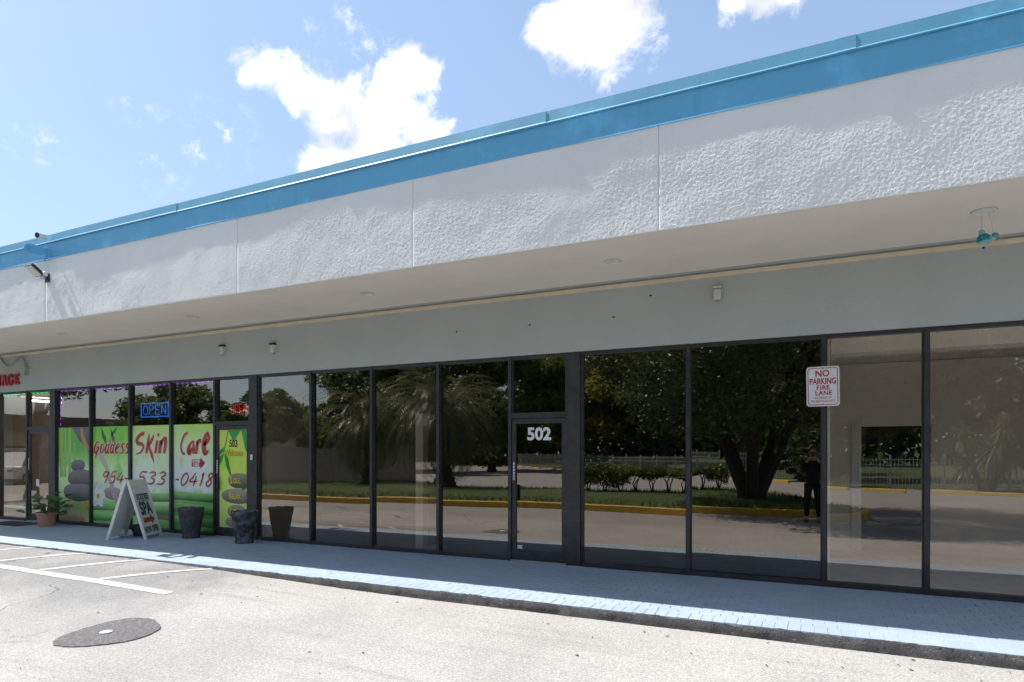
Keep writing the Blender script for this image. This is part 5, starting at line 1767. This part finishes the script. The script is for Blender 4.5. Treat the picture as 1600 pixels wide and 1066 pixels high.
# wheel stops at the back of the far bays
WS = [(5.2, -22.3, .45), (2.9, -23.6, .5), (6.9, -21.4, .4), (-4.3, -28.3, .8), (-1.6, -26.2, .6), (0.8, -24.8, .55),
      (-23.1, -49.8, .85), (-20.6, -46.7, .85), (-26.0, -52.8, .85), (-29, -55.5, .85), (-31.8, -58, .8)]
WSL = ['yellow wheel stop left of the spiky plant', 'yellow wheel stop seen through the inner doorway', 'yellow wheel stop in front of the spiky plant', 'yellow wheel stop right of the hedge end',
       'yellow wheel stop behind the multi stemmed tree', 'yellow wheel stop reflected beside the no parking post', 'far yellow wheel stop reflected in door 502', 'far yellow wheel stop behind the hedge', 'far yellow wheel stop beyond the date palm',
       'far yellow wheel stop second from the end of the row', 'farthest yellow wheel stop at the end of the row']
ws0 = None
for (x, y, a), l in zip(WS, WSL):
    if ws0 is None:
        mb = MB(); mb.loft([[(u, -.075, 0), (u, .075, 0), (u, .055, .12), (u, .03, .135), (u, -.03, .135), (u, -.055, .12)] for u in (-.9, .9)])
        ws0 = mb.build('wheel_stop', mk('yellow_stop', (0.62, 0.42, 0.05), .7, (.5, .36, .09), 6))
        o = ws0
    else:
        o = ws0.copy(); COL.objects.link(o)
    o.location = (x, y, .002); o.rotation_euler = (0, 0, a)
    tag(o, l, 'wheel stop', 'yellow wheel stops along the far bays')


# fences
def fence(pts, label, gap=.16):
    a = Vector(pts[0]); b = Vector(pts[1]); d = b - a; L = d.length; an = math.atan2(d.y, d.x)
    t = thing('picket_fence', label, 'fence', (a.x, a.y, .02), an, 'white metal fences behind the lot')
    al = M['alu'] if 'alu' in M else M.setdefault('alu', mk('pale_aluminium', (0.27, 0.285, 0.28), .4))
    for z in (.16, 1.12, 1.36):
        MB().box(0, L, -.018, .018, z, z + .035).build('rail', al, t)
    me = None
    n = int(L / gap)
    for k in range(n):
        if me is None:
            o = MB().box(-.011, .011, -.0115, .0115, .06, 1.48).build('picket', al, t); me = o.data
        else:
            o = bpy.data.objects.new('picket', me); COL.objects.link(o); o.parent = t
        o.location = ((k + .5) * gap, -.030, 0)
    for k in range(int(L / 2.4) + 1):
        mb = MB().box(-.035, .035, -.035, .035, -.05, 1.56); mb.box(-.045, .045, -.045, .045, 1.561, 1.59)
        mb.build('post', al, t, (k * 2.4, .06, 0))


fence([(14, -21.0), (-4.6, -31.0)], 'white metal picket fence behind the nearer yellow wheel stops')
fence([(-4.9, -31.4), (-33, -63)], 'white metal picket fence in the distance behind the parked dark car', .17)

lawn2 = MB().add([(30, -13, .01), (14.4, -21.3, .01), (-4.8, -31.6, .01), (-33.5, -64, .01), (-60, -66, .01), (-60, -110, .01), (60, -110, .01), (60, -13, .01)], [tuple(range(8))])
tag(lawn2.build('park_lawn', M['lawn']), kind='structure')


def spiky(label, x, y, h, seed, n=130):
    t = thing('spiky_plant', label, 'plant', (x, y, 0), 0, 'spiky plants beyond the far bays')
    rnd = random.Random(seed); V = []; F = []; mb = MB()
    heads = []
    for k in range(7):
        a = rnd.uniform(0, 6.28); r = rnd.uniform(.2, 1.1)
        hd = Vector((r * math.cos(a), r * math.sin(a), h * rnd.uniform(.3, 1)))
        mb.tube([(0.2 * math.cos(a), .2 * math.sin(a), -.05), hd * .5 + Vector((0, 0, .1)), hd], [.09, .07, .05], 6); heads.append(hd)
    mb.build('stems', BARK, t)
    for hd in heads:
        for k in range(n):
            a = rnd.uniform(0, 6.28); e = rnd.uniform(-.7, 1.4); L = rnd.uniform(.7, 1.15)
            d = Vector((math.cos(a) * math.cos(e), math.sin(a) * math.cos(e), math.sin(e))); s = d.cross(Vector((0, 0, 1))).normalized() * .035
            p1 = hd + d * L * .5; p2 = hd + d * L + Vector((0, 0, -.35 * L)); i = len(V)
            V += [hd - s * .6, hd + s * .6, p1 + s, p2, p1 - s]; F.append((i, i + 1, i + 2, i + 4)); F.append((i + 4, i + 2, i + 3, i + 3))
    me = bpy.data.meshes.new('leaves'); me.from_pydata([tuple(v) for v in V], [], [tuple(dict.fromkeys(f)) for f in F])
    link('leaves', me, mk_leaf('spiky_leaf', (0.10, 0.12, 0.045), (0.19, 0.19, 0.085), .25, .5), t)


spiky('broad spiky leaved plant behind the yellow wheel stops', 6.9, -24.6, 2.9, 3)
spiky('taller spiky leaved plant right of the other one', 8.9, -23.6, 3.6, 4)

TG = 'trees beyond the lot'
tree('olive green tree right behind the white fence', 2.5, -36, 0, (0, 0, 6.6), (5.0, 4, 4.0), 22000, .20, LF_DRY, 11, group=TG, tr=.2)
tree('olive green tree rising behind the spiky plants', 9.5, -34, 0, (0, 0, 6.8), (5.0, 4, 4.2), 22000, .20, LF_DRY, 12, group=TG, tr=.2)
tree('loose olive tree at the right end of the fence', 17, -28, 0, (0, 0, 6.2), (4.5, 4, 3.8), 20000, .20, LF_DRY, 13, group=TG, tr=.2)
tree('tall yellow green tree behind the hedge', -12.5, -53, 0, (0, 0, 9.4), (7, 6, 6.8), 34000, .26, LF_OAK, 14, group=TG, tr=.4, clumps=80)
tree('tall yellow green tree reflected above door 502', -22.5, -58, 0, (0, 0, 10.0), (8, 6, 7.4), 36000, .26, LF_OAK, 15, group=TG, tr=.45, clumps=80)
tree('yellow green tree right of the parked dark car', -5.0, -48, 0, (0, 0, 8.2), (5.0, 5, 5.6), 26000, .22, LF_MID, 16, group=TG, tr=.3)
tree('deep green tree behind the first date palm', -27, -44, 0, (0, 0, 7.6), (7.0, 5, 6.2), 30000, .24, LF_MID, 17, group=TG, tr=.35)
tree('deep green tree behind the second date palm', -33, -36, 0, (0, 0, 6.2), (6.0, 4.5, 5.0), 26000, .22, LF_MID, 18, group=TG, tr=.3)
tree('bushy green tree standing over the grey garden wall', -34, -24, 0, (0, 0, 3.9), (3.4, 2.6, 2.2), 16000, .15, LF_MID, 19, group=TG, tr=.2)
tree('low spreading tree behind the left end of the garden wall', -42, -22.5, 0, (0, 0, 4.2), (4.2, 3, 2.6), 16000, .17, LF_MID, 20, group=TG, tr=.2)
tree('spreading tree with pale trunk at the far left end of the lot', -27.0, -5.6, .1, (0, -.4, 6.0), (4.6, 3.8, 2.2), 14000, .10, LF_BIG, 21, group=TG, tr=.22, clumps=70)


tree('dense dark shrub in front of the nearer white fence, behind the multi stemmed tree', 0.2, -27.4, 0, (0, 0, 1.5), (2.3, 1.0, 1.4), 12000, .09, LF_BIG, 31, stems=4, tr=.10, clumps=70, cat='shrub', name='shrub')


def treeline():
    rs = np.random.RandomState(5); n = 60000
    u = rs.rand(n); x = -95 + 165 * u; h = 11 + 3.0 * np.sin(x * .16) + 2.0 * np.sin(x * .41 + 1) + 1.2 * np.sin(x * 1.1)
    z = h * rs.rand(n) ** .8; y = -82 + 6 * np.sin(x * .1) + rs.normal(0, 2.2, n)
    P = np.stack([x, y, z], -1); a = rs.normal(size=(n, 3)); a /= np.linalg.norm(a, axis=1)[:, None]; b = np.cross(a, rs.normal(size=(n, 3))); b /= np.linalg.norm(b, axis=1)[:, None]
    s = .60 * (.7 + .6 * rs.rand(n))[:, None]
    V = np.stack([P - a * s, P + b * s * .5, P + a * s, P - b * s * .5], 1).reshape(-1, 3)
    tag(link('far_woods', np_mesh('far_woods', V, np.arange(4 * n).reshape(n, 4)), LF_MID), kind='stuff')


treeline()


def far_building():
    t = thing('far_building', 'low beige building with a brown roof edge beyond the left end of the lot', 'building', (-62, -20, 0))
    w = mk('far_beige_wall', (0.40, 0.34, 0.26), .9, (.36, .30, .23), 1)
    r = mk('brown_roof', (0.10, 0.075, 0.06), .8)
    MB().box(-6, 6, -30, 22, 0, 3.4).build('wall', w, t)
    MB().box(-6.5, 6.5, -30.5, 22.5, 3.401, 4.7).build('roof', r, t)
    for k in range(9):
        win = MB().box(6.002, 6.05, -27 + 5.4 * k, -24.4 + 5.4 * k, .9, 2.3).build('window', M['bronze'], t)
        MB().box(6.051, 6.055, -26.9 + 5.4 * k, -24.5 + 5.4 * k, .98, 2.22).build('glass', mk('far_window_glass', (0.03, .035, .04), .1) if k == 0 else bpy.data.materials['far_window_glass'], win)


far_building()


def car(label, loc, rz, paint, name='parked_car', van=False):
    t = thing(name, label, 'car', loc, rz, None)
    hw = .88
    H = 1.48 if not van else 1.80
    side = [(-2.25, .32), (-2.28, .62), (-2.22, .86), (-1.75, .95), (-1.15, 1.02), (-.35, H - .04), (.15, H), (.95, H - .02), (1.55, H - .20 if van else 1.08), (2.15, 1.00), (2.28, .72), (2.24, .34), (1.8, .26), (-1.8, .26)]
    body = [(-2.25, .32), (-2.28, .62), (-2.20, .84), (-1.75, .93), (-1.15, .98), (1.55, 1.02), (2.15, .98), (2.28, .72), (2.24, .34), (1.8, .26), (-1.8, .26)]
    mb = MB()
    def sect(poly, ys):
        n = len(poly); cx = sum(p[0] for p in poly) / n; cz = sum(p[1] for p in poly) / n
        rings = []
        for y, s in ys:
            rings.append([(cx + (p[0] - cx) * s, y, cz + (p[1] - cz) * s) for p in poly])
        mb.loft(rings)
    sect(body, [(-hw, .95), (-hw + .06, .99), (-hw + .16, 1), (hw - .16, 1), (hw - .06, .99), (hw, .95)])
    mb.build('body', paint, t, smooth=False)
    cab = [(-1.20, .98), (-.38, H - .03), (.15, H), (.95, H - .03), (1.62, 1.0)]
    mb = MB(); n = len(cab)
    rings = []
    for y, k in ((-.80, 0), (-.60, 1), (.60, 1), (.80, 0)):
        rings.append([(x, y if i in (0, 4) else math.copysign(.62, y) if abs(y) > .7 else y, z) for i, (x, z) in enumerate(cab)])
    mb.loft(rings); mb.build('cabin', paint, t)
    gm = bpy.data.materials.get('car_glass') or mk('car_glass', (0.015, .018, .02), .05)
    for s in (-1, 1):
        wv = [(-1.02, .805, 1.02), (1.42, .805, 1.04), (.90, .655, H - .09), (-.36, .655, H - .09)]
        MB().add([(x, s * y, z) for x, y, z in wv] + [(x, s * (y - .03), z) for x, y, z in wv], [(0, 1, 2, 3), (4, 5, 6, 7), (0, 1, 5, 4), (1, 2, 6, 5), (2, 3, 7, 6), (3, 0, 4, 7)]).build('window', gm, t)
    MB().add([(-1.17, -.70, 1.02), (-1.17, .70, 1.02), (-.44, .56, H - .05), (-.44, -.56, H - .05), (-1.10, -.70, .99), (-1.10, .70, .99), (-.38, .56, H - .09), (-.38, -.56, H - .09)], [(0, 1, 2, 3), (4, 5, 6, 7), (0, 1, 5, 4), (1, 2, 6, 5), (2, 3, 7, 6), (3, 0, 4, 7)]).build('windscreen', gm, t)
    for x in (-1.38, 1.38):
        for s in (-1, 1):
            o = MB().lathe([(.001, -.1), (.30, -.1), (.325, -.07), (.325, .07), (.30, .1), (.001, .1)], 20).build('wheel', M['rubber'], t); o.rotation_euler = (R(90), 0, 0); o.location = (x, s * .80, .325)
            r = MB().lathe([(.20, .0), (.20, .015), (.05, .025), (.001, .025)], 14).build('rim', M['steel'], o); r.location = (0, 0, -.101 * s if s > 0 else .101); r.rotation_euler = (R(180) if s > 0 else 0, 0, 0)
    for s in (-1, 1):
        MB().chamfer_box(-2.285, -2.20, s * .62 - .16, s * .62 + .16, .66, .80, .02).build('headlight', mk('headlight', (.6, .6, .6), .1) if not bpy.data.materials.get('headlight') else bpy.data.materials['headlight'], t)
        MB().chamfer_box(2.19, 2.285, s * .64 - .15, s * .64 + .15, .72, .86, .02).build('tail_light', M['red'], t)
    return t


car('dark parked car behind the clipped hedge in front of the white fence', (-13.6, -46.5, 0), R(18), mk('dark_blue_paint', (0.02, 0.025, 0.04), .2))
car('white van like car parked at the far left, reflected in the left shop door', (-41, -12.5, 0), R(62), mk('white_car_paint', (0.72, .72, .72), .25), van=True)


# ------------------------------------------------------------------ the photographer, reflected in the dark glass
def skin_mesh(name, joints, bones, m, parent, sub=1, root=0):
    me = bpy.data.meshes.new(name); me.from_pydata([j[:3] for j in joints], bones, [])
    o = bpy.data.objects.new(name, me); COL.objects.link(o); o.parent = parent; me.materials.append(m)
    o.modifiers.new('Skin', 'SKIN')
    for i, j in enumerate(joints):
        sv = me.skin_vertices[0].data[i]; r = j[3]
        sv.radius = (r, r) if not isinstance(r, tuple) else r; sv.use_root = i == root
    s = o.modifiers.new('Sub', 'SUBSURF'); s.levels = sub; s.render_levels = sub
    for p in me.polygons:
        p.use_smooth = True
    return o


def person():
    t = thing('person', 'person in dark clothes holding a camera to the eye, reflected in the glass', 'person', (0.08, -8.72, 0.0))
    sk = mk('skin', (0.42, 0.26, 0.19), .5); dk = mk('dark_cloth', (0.006, 0.006, 0.008), .9); tr = mk('dark_trousers', (0.016, 0.016, 0.019), .9); hr = mk('dark_hair', (0.02, .015, .012), .6); shoe = mk('dark_shoe', (0.04, .04, .045), .6)
    # facing +Y; eyes at about 1.72 m
    J = [(0, 0, 1.00, (.12, .085)), (0, 0, 1.22, (.115, .08)), (0, .0, 1.40, (.135, .085)), (0, -.01, 1.52, .062), (0, .01, 1.60, .058), (0, .02, 1.70, (.078, .095)), (0, .02, 1.80, (.070, .085)),
         (-.19, 0, 1.45, .055), (-.225, .06, 1.22, .04), (-.13, .22, 1.50, .034), (-.06, .24, 1.60, .030),
         (.19, 0, 1.45, .055), (.225, .06, 1.22, .04), (.13, .22, 1.50, .034), (.06, .24, 1.60, .030),
         (-.10, 0, .90, .065), (-.13, .02, .50, .05), (-.14, 0, .09, .042), (-.15, .15, .045, .035),
         (.10, 0, .90, .065), (.13, .02, .50, .05), (.14, 0, .09, .042), (.15, .15, .045, .035)]
    B = [(0, 1), (1, 2), (2, 3), (3, 4), (4, 5), (5, 6), (2, 7), (7, 8), (8, 9), (9, 10), (2, 11), (11, 12), (12, 13), (13, 14), (0, 15), (15, 16), (16, 17), (17, 18), (0, 19), (19, 20), (20, 21), (21, 22)]
    skin_mesh('body', J, B, sk, t, 2)
    g = .016
    SJ = [(0, 0, .86, (.175, .125)), (0, 0, 1.05, (.17, .12)), (0, 0, 1.22, (.155, .115)), (0, 0, 1.40, (.18, .118)), (0, -.01, 1.49, .085), (-.20, 0, 1.45, .075), (-.228, .058, 1.22, .058), (-.135, .205, 1.485, .046), (.20, 0, 1.45, .075), (.228, .058, 1.22, .058), (.135, .205, 1.485, .046)]
    SB = [(0, 1), (1, 2), (2, 3), (3, 4), (3, 5), (5, 6), (6, 7), (3, 8), (8, 9), (9, 10)]
    skin_mesh('shirt', SJ, SB, dk, t, 2)
    TJ = [(0, 0, 1.0, (.165, .12)), (-.10, 0, .90, .118), (-.13, .02, .50, .085), (-.14, 0, .12, .066), (.10, 0, .90, .118), (.13, .02, .50, .085), (.14, 0, .12, .066)]
    skin_mesh('trousers', TJ, [(0, 1), (1, 2), (2, 3), (0, 4), (4, 5), (5, 6)], tr, t, 2)
    for s in (-1, 1):
        mb = MB(); rings = []
        for y, w, z1 in ((-.09, .028, .05), (-.07, .040, .085), (.02, .044, .095), (.10, .048, .07), (.17, .042, .05), (.205, .02, .03)):
            rings.append([(s * .145 + w * math.cos(a), y, max(.003, z1 * .5 + z1 * .5 * math.sin(a))) for a in np.linspace(0, 6.2832, 11)[:-1]])
        mb.loft(rings).build('shoe', shoe, t, smooth=True)
        for k in range(4):
            x = s * (.070 - .004 * k); z = 1.648 - .022 * k; ln = (.055, .062, .058, .046)[k]
            MB().tube([(x, .245, z), (s * .050, .245 + ln * .55, z + .004), (s * .022, .243 + ln, z)], [.0095, .009, .007], 7).build('finger', sk, t, smooth=True)
        MB().tube([(s * .070, .235, 1.575), (s * .062, .215, 1.61), (s * .048, .205, 1.64)], [.011, .010, .008], 7).build('thumb', sk, t, smooth=True)
    # hair, ears, nose
    mb = MB(); rings = []
    for i in range(8):
        th = (math.pi * .62) * i / 7
        rings.append([(.092 * math.sin(th) * math.cos(a) + 0, .108 * math.sin(th) * math.sin(a) - .012 - (.03 if math.sin(a) > .3 and th > 1.2 else 0), 1.765 + .105 * math.cos(th)) for a in np.linspace(0, 6.2832, 15)[:-1]])
    mb.loft(rings).build('hair', hr, t, smooth=True)
    for s in (-1, 1):
        MB().lathe([(.001, -.03), (.012, -.02), (.016, 0), (.012, .022), (.001, .032)], 8, (s * .084, .015, 1.70)).build('ear', sk, t, smooth=True)
        MB().lathe([(.001, -.011), (.009, -.006), (.011, 0), (.009, .006), (.001, .011)], 8, (s * .032, .103, 1.715)).build('eye', M['rubber'], t, smooth=True)
    MB().tube([(0, .100, 1.715), (0, .122, 1.68), (0, .105, 1.672)], [.008, .014, .010], 7).build('nose', sk, t, smooth=True)
    MB().chamfer_box(-.025, .025, .092, .106, 1.632, 1.642, .002).build('mouth', mk('lips', (.32, .14, .12), .5), t)
    c = thing('hand_camera', 'black hand camera held in front of the photographer in dark clothes', 'camera', (0.08, -8.50, 1.655))
    MB().chamfer_box(-.065, .065, -.03, .03, -.045, .045, .006).build('body', M['black'], c)
    o = MB().lathe([(.034, 0), (.034, .035), (.030, .036), (.001, .03)], 18).build('lens', M['black'], c, (0, .0302, 0)); o.rotation_euler = (R(-90), 0, 0)


person()


# ------------------------------------------------------------------ bits lying on the lot
def litter():
    rnd = random.Random(21)
    cols = [mk('dry_leaf', (0.20, 0.13, 0.06), .9), mk('grey_twig', (0.16, 0.14, 0.12), .9), mk('dark_speck', (0.07, .06, .05), .9)]
    mb = MB()
    for k in range(80):
        x = rnd.uniform(-8, 3.2); y = rnd.uniform(-7, -2.3) if rnd.random() < .6 else rnd.uniform(-2.9, -2.25)
        a = rnd.uniform(0, 3.14); L = rnd.uniform(.008, .026); w = L * rnd.uniform(.25, .6); z = gz2(x, y) + .004
        c, s = math.cos(a), math.sin(a)
        mb.add([(x - c * L, y - s * L, z), (x + s * w, y - c * w, z + .006), (x + c * L, y + s * L, z + .003), (x - s * w, y + c * w, z + .007)], [(0, 1, 2, 3)])
    tag(mb.build('litter', cols[2], fix=False), kind='stuff')
    y = MB()
    for k in range(5):
        a = rnd.uniform(0, 6.28); L = rnd.uniform(.03, .06)
        x0, y0 = -8.05 + rnd.uniform(-.04, .04), -2.24 + rnd.uniform(-.03, .03)
        y.add([(x0, y0, SW + .004), (x0 + L * math.cos(a), y0 + L * .4 * math.sin(a) - .01, SW + .012), (x0 + L * 1.4 * math.cos(a), y0 + L * math.sin(a) * .6, SW + .006), (x0 + L * .5 * math.cos(a + .8), y0 + .3 * L * math.sin(a + .8), SW + .010)], [(0, 1, 2, 3)])
    tag(y.build('fallen_leaf', mk('yellow_leaf', (0.55, 0.42, 0.03), .7), None, fix=False), 'small yellow fallen leaf on the pale kerb edge of the walk', 'leaf')


litter()


# ------------------------------------------------------------------ lettering becomes plain mesh
def text_to_mesh():
    bpy.context.view_layer.update()
    dg = bpy.context.evaluated_depsgraph_get()
    for o in [o for o in S.objects if o.type == 'FONT']:
        me = bpy.data.meshes.new_from_object(o.evaluated_get(dg))
        n = bpy.data.objects.new('lettering_mesh', me); COL.objects.link(n)
        n.parent = o.parent; n.location = o.location; n.rotation_euler = o.rotation_euler; n.scale = o.scale
        nm = o.name; bpy.data.objects.remove(o); n.name = nm


text_to_mesh()
